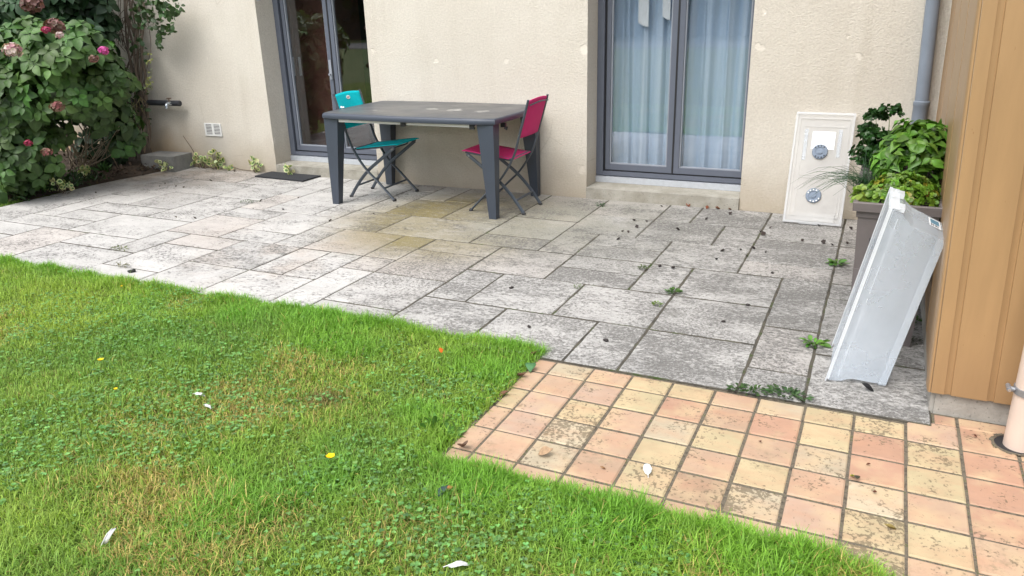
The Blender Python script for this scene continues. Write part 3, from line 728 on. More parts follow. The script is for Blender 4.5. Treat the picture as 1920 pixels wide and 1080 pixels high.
# ================================================================== TABLE AND CHAIRS
tbl = thing('garden_table', 'anthracite plastic garden table with dusty top and tapered legs', 'table', (-2.857, -.49, 0))
TXH, TYH = .822, .465
def table_outline(inset=0, bow=.045, n=14):
    P = []
    xh, yh = TXH-inset, TYH-inset; rc = .016
    def side(p, q, b, nrm):
        for i in range(n):
            t = i/n; k = 4*t*(1-t); P.append((p[0]+(q[0]-p[0])*t+nrm[0]*b*k, p[1]+(q[1]-p[1])*t+nrm[1]*b*k))
    c = rc
    side((-xh+c, -yh), (xh-c, -yh), bow, (0, -1)); side((xh, -yh+c), (xh, yh-c), bow*.35, (1, 0)); side((xh-c, yh), (-xh+c, yh), bow*.6, (0, 1)); side((-xh, yh-c), (-xh, -yh+c), bow*.35, (-1, 0))
    return P
ZT = .792
g = bmesh.new(); levels = [(.022, ZT-.050), (.004, ZT-.045), (0, ZT-.034), (.002, ZT-.014), (.008, ZT-.004), (.016, ZT)]
rings = [[g.verts.new((x, y, z)) for x, y in table_outline(i)] for i, z in levels]
for a in range(len(rings)-1):
    n = len(rings[0])
    for k in range(n): g.faces.new((rings[a][k], rings[a][(k+1) % n], rings[a+1][(k+1) % n], rings[a+1][k]))
g.faces.new(rings[-1]); g.faces.new(rings[0][::-1])
mobj('tabletop', g, M_table_top, tbl, smooth=True)
for sx in (-1, 1):
    for sy in (-1, 1):
        ox, oy = sx*(TXH-.018), sy*(TYH-.016); wt, wb = .142, .064; d_t, d_b = .105, .06
        g = bmesh.new()
        def rect(wd, dd, z): x0, x1 = sorted((ox, ox-sx*wd)); y0, y1 = sorted((oy, oy-sy*dd)); return [(x0, y0, z), (x1, y0, z), (x1, y1, z), (x0, y1, z)]
        hexa(g, rect(wb, d_b, 0)+rect(wt, d_t, ZT-.0505)); mobj('leg', g, M_table, tbl, bevel=.006)
for sx in (-1, 1):
    g = bmesh.new(); x0, x1 = (-.66, -.005) if sx < 0 else (.005, .60)
    box(g, x0, x1, -TYH+.03, TYH-.12, ZT-.076, ZT-.052); mobj('extension_leaf', g, M_white, tbl, bevel=.003)
for x in (-.012, .62): mobj('bracket', bx(x-.02, x+.02, -TYH+.01, -TYH+.028, ZT-.086, ZT-.051), M_seal, tbl)
g = bmesh.new(); box(g, TXH-.03, TXH+.012, -TYH+.17, -TYH+.19, ZT-.085, ZT-.0505); tube(g, [(TXH, -TYH+.18, ZT-.09), (TXH+.018, -TYH+.18, ZT-.10), (TXH+.022, -TYH+.18, ZT-.08)], .009); mobj('clamp_hook', g, M_seal, tbl)
sc_ = mobj('plastic_scrap', tb(smooth_path([(-.03, 0, .004), (-.008, .006, .012), (.012, -.006, .005), (.032, .0, .010)], 4), .010, 6, flat=(1, .4)), M_paper); pz = on_ground(640, 203, ZT); sc_.location = (pz.x, pz.y, ZT+.002)
tag(sc_, 'small crumpled white scrap on left end of the table', 'scrap')

def make_chair(label, fab, W_):
    t = thing('folding_chair', label, 'folding chair')
    h = W_/2
    post = smooth_path([(-.064, .915), (-.045, .845), (.005, .68), (.072, .47), (.19, .285), (.32, .16), (.470, .010)], 5)
    post = [Vector((p[0], 0, p[1])) for p in [(q.x, q.y) for q in [Vector((a.x, a.y, 0)) for a in post]]]
    leg = [Vector((p[0], 0, p[1])) for p in [(0.005, .010), (.105, .145), (.22, .262), (.34, .352), (.455, .437), (.500, .470)]]
    leg2 = smooth_path(leg, 4)
    for s in (-1, 1):
        y = s*h
        mobj('back_post', tb([p+Vector((0, y, 0)) for p in post], .0125, 8, flat=(.72, 1.2)), M_frame, t, smooth=True)
        yi = s*(h-.024)
        mobj('leg', tb([p+Vector((0, yi, 0)) for p in leg2], .0125, 8, flat=(.72, 1.2)), M_frame, t, smooth=True)
        for u, z, yy in ((.213, .262, y+s*.012), (.478, .455, yi+s*.012), (-.055, .888, y+s*.012), (-.018, .76, y+s*.012), (.02, .640, y+s*.012)):
            mobj('rivet', tb([(u, yy-s*.006, z), (u, yy+s*.001, z)], .0055, 8), M_steel, t)
        for (u, z, yy) in ((.473, .006, y), (.003, .006, yi)):
            mobj('foot_cap', tb([(u-.012, yy, z-.004), (u+.012, yy, z+.004)], .0135, 8), M_seal, t)
    mobj('stretcher', tb([(.372, -h, .105), (.372, h, .105)], .009, 8), M_frame, t)
    mobj('stretcher', tb([(.075, -h+.024, .108), (.075, h-.024, .108)], .009, 8), M_frame, t)
    mobj('seat_rail', tb([(.105, -h+.01, .444), (.105, h-.01, .444)], .010, 8), M_frame, t)
    mobj('seat_rail', tb(smooth_path([(.44, -h+.06, .475), (.46, -h+.10, .458), (.46, h-.10, .458), (.44, h-.06, .475)], 4), .007, 8), M_frame, t)
    for s in (-1, 1):
        g = bmesh.new(); y = s*(h-.034); hexa(g, [(.105, y-.009, .428), (.515, y-.009, .474), (.515, y+.009, .474), (.105, y+.009, .428), (.105, y-.009, .449), (.515, y-.009, .495), (.515, y+.009, .495), (.105, y+.009, .449)])
        mobj('seat_frame', g, M_frame, t, bevel=.002)
    nx, ny = 14, 12; V = []; F = []
    for i in range(nx):
        for j in range(ny):
            u = i/(nx-1); v = j/(ny-1); V.append((.088+.452*u, (-h+.012)+(W_-.024)*v, .447+.058*u-.018*math.sin(math.pi*u)*math.sin(math.pi*v)-.012*max(0, u-.9)*10*.6))
    for i in range(nx-1):
        for j in range(ny-1): a = i*ny+j; F.append((a, a+ny, a+ny+1, a+1))
    o = npobj('seat', V, None, F, None, fab, t); o.modifiers.new('thick', 'SOLIDIFY').thickness = .006
    V = []; F = []
    zz = [.905-.29*i/(nx-1) for i in range(nx)]
    def postx(z):
        for a, b in zip(post, post[1:]):
            if b.z <= z <= a.z: return a.x+(b.x-a.x)*(a.z-z)/max(a.z-b.z, 1e-6)
        return post[0].x
    for z in zz:
        for j in range(ny):
            v = j/(ny-1); V.append((postx(z)-.012*math.sin(math.pi*v)-.001, (-h+.004)+(W_-.008)*v, z+.012*math.sin(math.pi*v)*(1 if z > .8 else 0)))
    for i in range(nx-1):
        for j in range(ny-1): a = i*ny+j; F.append((a, a+1, a+ny+1, a+ny))
    o = npobj('backrest', V, None, F, None, fab, t); o.modifiers.new('thick', 'SOLIDIFY').thickness = .005
    g = bmesh.new(); pts = [(postx(.872)-.019-.012*math.sin(math.pi*v), -h+.01+(W_-.02)*v, .872+.014*math.sin(math.pi*v)) for v in [i/10 for i in range(11)]]
    tube(g, pts, .006, 6, flat=(.6, 1)); mobj('back_rail', g, M_frame, o)
    # oval badge at the top of the backrest, facing the sitter
    g = bmesh.new(); Mx = Matrix.Translation((postx(.862)-.004, 0, .868)) @ Matrix.Rotation(R_(90-17), 4, 'Y') @ Matrix.Diagonal((.62, 1, 1, 1))
    lathe(g, [(.027, 0), (.028, .002), (.026, .004)], 20, Mx); bd = mobj('badge', g, M_white if fab is M_teal else M_frame, o, smooth=True)
    g = bmesh.new()
    for q in range(-3, 4): box(g, -.005, .005, q*.0055-.002, q*.0055+.002, .004, .0048, M=Mx)
    mobj('badge_mark', g, plain('badge_red', (.20, .02, .04), .5), bd)
    return t
c1 = make_chair('turquoise folding chair at left end of the grey table', M_teal, .40); c1.location = (-3.672, -.485, .002); c1.rotation_euler = (0, 0, R_(2))
c2 = make_chair('pink folding chair at right end of the grey table', M_pink, .405); c2.location = (-1.908, -.545, .002); c2.rotation_euler = (0, 0, R_(180+1))

# ================================================================== PLASTIC TUBS
# lid leaning on the wall: local x = width, y = along, z = out of the panel
lid = thing('storage_cover', 'translucent plastic box lid with two grey discs and white paper, leaning on wall', 'lid', (.252, -.268, .004))
lid.rotation_euler = (R_(90-17.2), 0, R_(-.8))
LW, LL = .205, .822
def frame_rect(bm, x0, x1, y0, y1, wd, z0, z1):
    box(bm, x0, x1, y0, y0+wd, z0, z1); box(bm, x0, x1, y1-wd, y1, z0, z1); box(bm, x0, x0+wd, y0+wd, y1-wd, z0, z1); box(bm, x1-wd, x1, y0+wd, y1-wd, z0, z1)
mobj('panel', bx(-LW+.012, LW-.012, .012, LL-.012, .010, .013), M_milk_clear, lid)
g = bmesh.new(); frame_rect(g, -LW, LW, 0, LL, .014, 0, .032); mobj('rim', g, M_lid_rim, lid, bevel=.003)
g = bmesh.new(); frame_rect(g, -LW+.030, LW-.030, .055, LL-.040, .006, .0135, .024); mobj('inner_ridge', g, M_milk_clear, lid, bevel=.002)
g = bmesh.new(); frame_rect(g, -LW+.065, LW-.050, .36, LL-.10, .004, .0135, .019); frame_rect(g, -LW+.065, LW-.050, .07, .345, .004, .0135, .019); mobj('rib', g, M_milk_clear, lid, bevel=.001)
g = bmesh.new(); box(g, -.13, -.105, .47, .70, .0135, .022); mobj('rib', g, M_milk, lid, bevel=.006)
g = bmesh.new(); box(g, .105, .13, .50, .70, .0135, .022); mobj('rib', g, M_milk, lid, bevel=.006)
g = bmesh.new(); box(g, -.12, .15, .020, .075, .0135, .022); mobj('handle_flange', g, M_milk_clear, lid, bevel=.006)
g = bmesh.new(); box(g, -.09, .07, -.006, -.0005, .004, .026); mobj('handle_flange', g, M_lid_rim, lid, bevel=.002)
g = bmesh.new(); box(g, -.075, .085, .555, .685, .0142, .0152); mobj('paper_label', g, M_paper, lid)
for (x, y, rot) in ((-.008, .535, .1), (-.012, .21, .35)):
    g = bmesh.new(); Mx = Matrix.Translation((x, y, .0155)) @ Matrix.Rotation(rot, 4, 'Z'); lathe(g, [(.054, 0), (.055, .006), (.050, .012), (.034, .013), (.031, .009), (.018, .009), (.016, .016), (.0, .0165)], 32, Mx)
    d = mobj('disc', g, M_disc, lid, smooth=True)
    for k in range(10):
        a = [-.75, -.25, .25, .75][k % 4]+(math.pi if k >= 4 else 0) if k < 8 else (math.pi/2*(1 if k == 8 else 3)); a += math.pi/2 if k < 8 else 0
        if k >= 8: continue
        g = bmesh.new(); tube(g, [Mx @ Vector((math.cos(a)*.043, math.sin(a)*.043, .0128)), Mx @ Vector((math.cos(a)*.043, math.sin(a)*.043, .0136))], .0055, 10); mobj('bolt_hole', g, M_hole if y > .4 else M_white, d)

    g = bmesh.new(); box(g, -.018, -.004, -.012, .012, .0125, .0165, M=Mx); box(g, .004, .018, -.010, .010, .0125, .0165, M=Mx); mobj('hub_rib', g, M_disc, d, bevel=.001)
# storage tub leaning on the cladding
tub = thing('storage_tub', 'milky translucent storage tub on end leaning on the ochre cladding', 'storage box', (.70, -2.73, 0))
TI = Vector((-.70, 2.73, 0))
def tp_(x, y, z): return Vector((x, y, z))+TI
Rb = {'n': -2.915, 'f': -2.548}; Bs = {'n': -2.885, 'f': -2.578}
rb, rt, bt, bb = (.553, .004), (.706, .785), (.915, .665), (.785, .008)
def P4(pt, y): return tp_(pt[0], y, pt[1])
def sheet(name, quads, m, th=.003, sub=0, **k):
    bm = bmesh.new()
    for q in quads: bm.faces.new([bm.verts.new(p) for p in q])
    bmesh.ops.remove_doubles(bm, verts=bm.verts[:], dist=1e-5)
    o = mobj(name, bm, m, tub, **k); md = o.modifiers.new('thick', 'SOLIDIFY'); md.thickness = th; md.offset = 0; return o
lerp2 = lambda a, b, t: (a[0]+(b[0]-a[0])*t, a[1]+(b[1]-a[1])*t)
# end wall is stepped: flange zone near the rim, then a shoulder, then the sloping wall to the base
e1 = lerp2(rt, bt, .10); e1 = (e1[0]+.012, e1[1]-.006); sh1 = (rt[0]+.062, rt[1]-.042); sh2 = (rt[0]+.088, rt[1]-.066)
profT = [rt, (rt[0]+.048, rt[1]-.022), sh1, sh2, lerp2(sh2, bt, .5), bt]
profB = [rb, (rb[0]+.05, rb[1]+.0), (rb[0]+.075, rb[1]+.012), (rb[0]+.10, rb[1]+.016), lerp2((rb[0]+.10, rb[1]+.016), bb, .5), bb]
def yy(i, n, s): t = (0, .20, .34, .46, .73, 1.)[i]; return Rb[s]*(1-t)+Bs[s]*t
for s in ('n', 'f'):
    qs = []
    for i in range(5): qs.append([P4(profB[i], yy(i, 6, s)), P4(profB[i+1], yy(i+1, 6, s)), P4(profT[i+1], yy(i+1, 6, s)), P4(profT[i], yy(i, 6, s))])
    sheet('side_wall', qs, M_milk)
for nm, pr in (('end_wall', profT), ('end_wall', profB)):
    qs = [[P4(pr[i], yy(i, 6, 'n')), P4(pr[i+1], yy(i+1, 6, 'n')), P4(pr[i+1], yy(i+1, 6, 'f')), P4(pr[i], yy(i, 6, 'f'))] for i in range(5)]
    sheet(nm, qs, M_milk)
for s in ('n',):
    q = .009; n0 = lambda pt, t: tp_(pt[0], Bs[s]-q-(Bs['n']-Rb['n'])*0-(Bs[s]-Rb[s])*t, pt[1])
    i0, i1 = lerp2(bb, rb, .13), lerp2(bt, rt, .13); j0, j1 = lerp2(bb, bt, .045), lerp2(rb, rt, .075)
    sheet('base_edge', [[n0(bb, 0), n0(bt, 0), n0(i1, .13), n0(i0, .13)]], M_milk, .001)
sheet('base', [[P4(bb, Bs['n']), P4(bt, Bs['n']), P4(bt, Bs['f']), P4(bb, Bs['f'])]], M_milk)
u = Vector((rt[0]-rb[0], 0, rt[1]-rb[1])).normalized(); v = Vector((u.z, 0, -u.x))
A, B = tp_(rb[0], 0, rb[1]), tp_(rt[0], 0, rt[1])
g = bmesh.new()
def bar(p, q, y0, y1, d0, d1):
    hexa(g, [Vector((0, y0, 0))+p+v*d0, Vector((0, y1, 0))+p+v*d0, Vector((0, y1, 0))+p+v*d1, Vector((0, y0, 0))+p+v*d1,
             Vector((0, y0, 0))+q+v*d0, Vector((0, y1, 0))+q+v*d0, Vector((0, y1, 0))+q+v*d1, Vector((0, y0, 0))+q+v*d1])
yn, yf = Rb['n'], Rb['f']
bar(A-u*.0, B+u*.012, yn-.018, yn-.002, -.010, -.006); bar(A+u*.012, B+u*.012, yn-.018, yn-.0155, -.0055, .003)
bar(A-u*.0, B+u*.012, yf+.002, yf+.018, -.010, -.006); bar(A+u*.012, B+u*.012, yf+.0155, yf+.018, -.0055, .003)
bar(B+u*.001, B+u*.0115, yn-.0015, yf+.0015, -.010, -.006); bar(B+u*.0085, B+u*.012, yn-.0015, yf+.0015, -.0055, .030)
mobj('rim', g, M_milk_rim, tub)
g = bmesh.new()
for (d0, d1) in ((.034, .037),):
    bar(A+u*.03, B-u*.03, yn+.0035, yn+.0065, d0, d1); bar(A+u*.03, B-u*.03, yf-.0065, yf-.0035, d0, d1)
mobj('inner_ledge', g, M_milk_rim, tub)
for ya_, yb_ in ((yn+.02, yn+.10), (yf-.10, yf-.02)):
    g = bmesh.new(); bar(B-u*.004, B+u*.014, ya_, yb_, .012, .05); mobj('handle', g, M_milk_rim, tub, bevel=.004)
g = bmesh.new(); bar(B+u*.02, B+u*.045, -2.73+2.73-.01+(-2.74)-0, -2.74+.006, -.002, .003); mobj('latch_tab', g, M_milk_rim, tub)
# sticker on the upper end wall near its base end
d_e = (P4(bt, 0)-P4(sh2, 0)).normalized(); nrm = Vector((-d_e.z, 0, d_e.x)); nrm = nrm if nrm.z > 0 else -nrm
def stk(name, m, t0, t1, y0, y1, off, parent):
    bm = bmesh.new(); p0, p1 = P4(sh2, 0).lerp(P4(bt, 0), t0)+nrm*off, P4(sh2, 0).lerp(P4(bt, 0), t1)+nrm*off
    bm.faces.new([bm.verts.new(q) for q in (p0+Vector((0, y0, 0)), p1+Vector((0, y0, 0)), p1+Vector((0, y1, 0)), p0+Vector((0, y1, 0)))])
    o = mobj(name, bm, m, parent); o.modifiers.new('thick', 'SOLIDIFY').thickness = .0004; return o
sticker = stk('sticker', M_paper, .55, .93, -2.73, -2.60, .0035, tub)
M_stkblue = plain('sticker_blue', (.12, .26, .36), .5); M_ink = plain('sticker_ink', (.03, .035, .05), .5)
stk('sticker_panel', M_stkblue, .60, .88, -2.685, -2.615, .0045, sticker)
for k in range(4): stk('sticker_bar', M_ink, .60+.07*k, .60+.07*k+(.03 if k % 2 else .045), -2.722, -2.695, .0045, sticker)

# ================================================================== PLANTERS AND HERBS
def planter(x0, x1, y0, y1, zt, label):
    t = thing('planter', label, 'planter', ((x0+x1)/2, (y0+y1)/2, 0)); hx, hy = (x1-x0)/2, (y1-y0)/2; zb = .27
    g = bmesh.new(); tp = .024; ti = .012
    def ring(h_x, h_y, z): return [g.verts.new((sx*h_x, sy*h_y, z)) for sx, sy in ((-1, -1), (1, -1), (1, 1), (-1, 1))]
    lv = [ring(hx-tp-.02, hy-tp-.02, zb), ring(hx-tp-.003, hy-tp-.003, zt-.075), ring(hx-tp+.004, hy-tp+.004, zt-.074), ring(hx-tp+.006, hy-tp+.006, zt-.04), ring(hx-tp-.012, hy-tp-.012, zt-.041), ring(hx-tp-.025, hy-tp-.025, zb+.01)]
    for a, b in zip(lv, lv[1:]):
        for k in range(4): g.faces.new((a[k], a[(k+1) % 4], b[(k+1) % 4], b[k]))
    g.faces.new(lv[0][::-1]); g.faces.new(lv[-1]); mobj('tub', g, M_planter, t)
    g = bmesh.new()
    lv = [ring(hx-.002, hy-.002, zt-.042), ring(hx, hy, zt-.004), ring(hx-.004, hy-.004, zt), ring(hx-.020, hy-.020, zt), ring(hx-.024, hy-.024, zt-.005), ring(hx-.024, hy-.024, zt-.042)]
    for a, b in zip(lv, lv[1:]+lv[:1]):
        for k in range(4): g.faces.new((a[k], a[(k+1) % 4], b[(k+1) % 4], b[k]))
    mobj('rim', g, M_planter, t)
    for sx in (-1, 1):
        for sy in (-1, 1):
            g = bmesh.new(); ax, ay = sx*(hx-tp-.012), sy*(hy-tp-.012)
            def rc(wd, ox, z): x_, y_ = ax-sx*ox, ay-sy*ox; xs_ = sorted((x_, x_-sx*wd)); ys_ = sorted((y_, y_-sy*wd)); return [(xs_[0], ys_[0], z), (xs_[1], ys_[0], z), (xs_[1], ys_[1], z), (xs_[0], ys_[1], z)]
            hexa(g, rc(.036, .014, 0)+rc(.065, .0, zb+.10)); mobj('leg', g, M_planter, t, bevel=.005)
    mobj('soil', bx(-hx+.045, hx-.045, -hy+.045, hy-.045, zt-.10, zt-.05), M_soil, t)
    mobj('handle_slot', bx(-.1, -.02, -hy+tp+.0005, -hy+tp+.003, zt-.22, zt-.17), M_hole, t, bevel=.001)
    return t
planter(.556, .935, -2.455, -1.70, .70, 'taupe planter trough of herbs behind the leaning storage tub')
planter(.560, .925, -1.66, -.98, .71, 'taupe planter trough at the back, by the grey downpipe')

def bushy(name, label, cat, pts, up, lw, ltpl, base, size, n_leaf, spread=.6, stems=None, group=None, dv=.3, mat=None, per=7):
    """leaf clusters on short stems; pts = cluster centres"""
    t = thing(name, label, cat, tuple(pts.mean(0)*np.array((1, 1, 0))+np.array((0, 0, stems if stems is not None else 0))), group=group)
    off = np.array(t.location)
    n = len(pts); k = per
    P = np.repeat(pts, k, 0); o = norm(np.repeat(up, k, 0)); a = rng.random(n*k)*6.283
    e1 = norm(np.cross(o, np.array((.3, .2, 1.))+0*o)); e2 = np.cross(o, e1)
    el = rng.uniform(-.15, spread, n*k)[:, None]
    rad = e1*np.cos(a)[:, None]+e2*np.sin(a)[:, None]; D = rad*np.cos(el)+o*np.sin(el)
    N = o*np.cos(el)-rad*np.sin(el)+rng.normal(0, .2, (n*k, 3))
    s = size*rng.uniform(.55, 1.1, n*k)
    V, F, C = scatter(ltpl, P+rng.normal(0, size*.15, P.shape), D, N, s, s*lw, hsvvar(base, n*k, dv) if np.ndim(base) == 1 else base.repeat(k, 0)*(1+dv*(rng.random((n*k, 1))*2-1)))
    npobj('foliage', V-off, None, F, C, mat or M_herb, t)
    g = bmesh.new(); zb = off[2]
    for p in pts[::max(1, n//24)]:
        q = Vector((off[0]+(p[0]-off[0])*.35, off[1]+(p[1]-off[1])*.35, zb)); p = Vector(p)
        tube(g, [q-Vector(off), (q.lerp(p, .5)+Vector((random.uniform(-.01, .01), random.uniform(-.01, .01), .01)))-Vector(off), p-Vector(off)], [.003, .0025, .0015], 5)
    mobj('stem', g, plain('herb_stem', (.12, .2, .05), .6), t)
    return t
def dome(cx, cy, z0, rx, ry, h, n, up=.6):
    a = rng.random(n)*6.283; r = np.sqrt(rng.random(n)); f = rng.uniform(.45, 1., n)
    P = np.stack([cx+rx*r*np.cos(a), cy+ry*r*np.sin(a), z0+h*np.sqrt(np.maximum(0, 1-.85*r*r))*f], -1)
    O = np.stack([r*np.cos(a)*.9, r*np.sin(a)*.9, up+0*r], -1)+rng.normal(0, .25, (n, 3)); return P, O
# curly parsley (dark), chives, basil, flat parsley (pale)
P, O = [], []
for i in range(30):
    a, q = random.uniform(0, 6.28), math.sqrt(random.random()); cx, cy = .66+.19*q*math.cos(a), -1.40+.30*q*math.sin(a); hz = .66+.36*(1-.55*q*q)*random.uniform(.5, 1.05)
    p_, o_ = dome(cx+.25*(cx-.66), cy, hz-.04, .055, .055, .06, 13); P.append(p_); O.append(o_)
P, O = np.concatenate(P), np.concatenate(O); p_, o_ = dome(.67, -1.40, .66, .19, .32, .22, 170); P = np.concatenate([P, p_]); O = np.concatenate([O, o_]); bushy('curly_parsley', 'dark green curly parsley at the back of the planters', 'herb', P, O, 1.3, LITTLE, np.array((.022, .072, .014)), .024, 0, .9, .66, per=9)
P, O = dome(.805, -1.93, .66, .18, .22, .37, 170, .8); t = bushy('basil', 'tall bright green basil with large glossy leaves against the cladding', 'herb', P, O, 1.05, BASIL, np.array((.095, .21, .025)), .070, 0, .45, .66, per=5, dv=.55)
P, O = dome(.755, -2.29, .66, .165, .14, .15, 520); yel = hsvvar((.12, .225, .022), 520, .35); yel[rng.random(520) < .11] = (.30, .28, .035); yel[rng.random(520) < .04] = (.34, .20, .05)
bushy('flat_parsley', 'pale yellow green parsley along the front rim of the planter', 'herb', P, O, 1.3, LITTLE, yel, .021, 0, .5, .655, per=8, dv=.25)
P, O = dome(.578, -2.33, .655, .035, .07, .10, 28); bushy('parsley_sprig', 'small yellowish parsley sprig spilling over left rim of the planter', 'herb', P, O, 1.2, LITTLE, np.array((.16, .24, .03)), .026, 0, .5, .655, per=7)
t = thing('chives', 'thin dark green chives drooping left over the planter rim', 'herb', (.62, -2.02, .66)); n = 170
V = []; F = []; C = []
for i in range(n):
    a = random.uniform(0, 6.283); L = random.uniform(.12, .27); out = random.uniform(.3, 1.0); dx, dy = math.cos(a), math.sin(a)
    if i < 46: dx, dy, L, out = -1, random.uniform(-.7, .25), random.uniform(.2, .34), random.uniform(1., 1.5)
    b = np.array((random.gauss(0, .035), random.gauss(0, .06), 0)); pts = []
    for k in range(6):
        s_ = k/5; pts.append(b+np.array((dx*out*L*s_*.75, dy*out*L*s_*.75, L*(s_*(1.05)-.75*out*s_*s_))))
    w_ = .0019; sd_ = np.array((-dy, dx, .0))*w_; o = len(V)
    for k, p_ in enumerate(pts): f = 1-.75*k/5; V += [p_-sd_*f, p_+np.array((0, 0, w_*1.2*f)), p_+sd_*f]
    for k in range(5): a_ = o+3*k; F += [(a_, a_+3, a_+4, a_+1), (a_+1, a_+4, a_+5, a_+2)]
    C += [np.array((.03, .075, .032))*random.uniform(.6, 1.5)]*18
npobj('foliage', V, None, F, C, M_herb, t)
mobj('base_tuft', tb([(0, 0, -.005), (0, 0, .03)], [.035, .02], 8), plain('chive_base', (.06, .10, .04), .8), t)

# ================================================================== SHRUBS BY THE WALL
def lobe(px, py, y, rpx):
    c = on_wall(px, py, y); d = (c-Vector(CAM)).length; return np.array(c), rpx/FPX*d
def shrub(name, label, lobes, base, nros, size, floor=.12, cat='shrub'):
    allP = []; allO = []; allC = []
    for (px, py, y, rpx, bright, dens) in lobes:
        c, r = lobe(px, py, y, rpx); n = int(nros*dens*(r/.4)**2)
        d = rdir(n, .15); q = rng.uniform(.72, 1.08, n)
        far = rng.random(n) < .3; q[far] *= rng.uniform(.3, .8, far.sum())
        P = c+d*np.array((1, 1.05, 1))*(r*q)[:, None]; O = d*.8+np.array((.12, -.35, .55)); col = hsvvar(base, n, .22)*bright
        k = P[:, 2] > floor; allP.append(P[k]); allO.append(O[k]); allC.append(col[k])
    P = np.concatenate(allP); O = np.concatenate(allO); C = np.concatenate(allC)
    inside = P[:, 1] > -.06; P[inside, 1] = -.06-rng.random(inside.sum())*.2
    cen = P.mean(0); t = thing(name, label, cat, (cen[0], cen[1], .03)); off = np.array(t.location)
    k = 7; n = len(P); PP = np.repeat(P, k, 0); o = norm(np.repeat(O, k, 0)); a = (np.tile(np.arange(k), n)*2.4+np.repeat(rng.random(n)*6.28, k))
    e1 = norm(np.cross(o, np.array((.3, .2, 1.))+0*o)); e2 = np.cross(o, e1); el = np.tile(np.linspace(-.35, .55, k), n)[:, None]+rng.normal(0, .12, (n*k, 1))
    rad = e1*np.cos(a)[:, None]+e2*np.sin(a)[:, None]; D = rad*np.cos(el)+o*np.sin(el); D[:, 2] -= .18
    N = o*np.cos(el)-rad*np.sin(el)+rng.normal(0, .12, (n*k, 3)); s = size*rng.uniform(.6, 1.1, n*k)*np.tile(np.linspace(1.1, .6, k), n)
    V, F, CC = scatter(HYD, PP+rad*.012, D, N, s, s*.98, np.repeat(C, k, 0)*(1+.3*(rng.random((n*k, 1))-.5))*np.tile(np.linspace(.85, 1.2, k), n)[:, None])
    npobj('foliage', V-off, None, F, CC, M_leaf, t)
    return t, off
def sticks(parent, off, specs, m, name='stem'):
    g = bmesh.new()
    for a, b, r in specs:
        a, b = Vector(a)-Vector(off), Vector(b)-Vector(off); L = (b-a).length
        pts = [a.lerp(b, f)+Vector((random.gauss(0, .02*L), random.gauss(0, .02*L), random.gauss(0, .015*L))) for f in (.0, .33, .66, 1)]
        tube(g, smooth_path(pts, 3), [r*(1-.06*i) for i in range(10)], 6)
    return mobj(name, g, m, parent, smooth=True)
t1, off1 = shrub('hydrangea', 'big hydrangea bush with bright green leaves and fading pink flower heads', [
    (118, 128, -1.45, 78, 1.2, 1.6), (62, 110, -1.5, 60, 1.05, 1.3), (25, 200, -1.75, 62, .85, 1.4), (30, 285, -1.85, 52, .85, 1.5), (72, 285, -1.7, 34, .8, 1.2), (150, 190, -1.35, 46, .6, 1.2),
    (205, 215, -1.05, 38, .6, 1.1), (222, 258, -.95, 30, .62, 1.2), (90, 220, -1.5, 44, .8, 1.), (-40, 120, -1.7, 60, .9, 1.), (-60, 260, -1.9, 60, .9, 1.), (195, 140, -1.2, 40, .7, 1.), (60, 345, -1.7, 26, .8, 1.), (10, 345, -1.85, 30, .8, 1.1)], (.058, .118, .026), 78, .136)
sp = []
b0 = np.array(on_ground(190, 322)); b0[2] = .05; b0[1] = min(b0[1], -.75)
for i in range(34):
    px, py = random.uniform(112, 235), random.uniform(215, 290); e = on_wall(px, py, random.uniform(-1.25, -.8)); sp.append((b0+np.array((random.gauss(0, .12), random.gauss(0, .12), 0)), e, random.uniform(.004, .0075)))
sticks(t1, off1, sp, M_stem_lt)
def flower(px, py, y, r, cols, parent, off, n=70):
    c = np.array(on_wall(px, py, y)); d = rdir(n, .3); d[:, 1] -= .35; d = norm(d); P = c+d*np.array((1.1, .9, .72))*r*rng.uniform(.55, 1.15, (n, 1)); k = 4
    PP = np.repeat(P, k, 0); o = np.repeat(d, k, 0); e1 = norm(np.cross(o, np.array((.2, .3, 1.))+0*o)); e2 = np.cross(o, e1); a = np.tile(np.arange(k)*math.pi/2, n)+np.repeat(rng.random(n)*6, k)
    D = e1*np.cos(a)[:, None]+e2*np.sin(a)[:, None]; ci = np.array(cols)[rng.integers(0, len(cols), n)]*rng.uniform(.7, 1.2, (n, 1))
    V, F, C = scatter(ROUND, PP, D+o*.25, o, r*.34, r*.34, np.repeat(ci, k, 0)); npobj('flower_head', V-off, None, F, C, M_leaf, parent)
PKb = [(.15, .07, .06), (.20, .085, .075), (.13, .08, .05), (.26, .13, .12)]; PK = [(.55, .05, .30), (.62, .10, .36)]; WH = [(.55, .42, .42), (.62, .50, .46), (.5, .25, .28)]; DRY = [(.16, .10, .06), (.22, .13, .09), (.25, .08, .08)]
for f in ((104, 50, -1.9, 0.072, PKb), (86, 56, -2.0, 0.032, [(.5, .06, .16)]), (24, 94, -2.15, 0.065, WH), (112, 66, -2.0, 0.032, WH), (195, 95, -1.66, 0.040, PK), (175, 110, -1.75, 0.036, DRY+PKb), (108, 200, -1.95, 0.054, DRY), (53, 268, -2.2, 0.029, [(.32, .02, .07)]), (88, 285, -2.1, 0.040, DRY)):
    flower(*f, t1, off1)
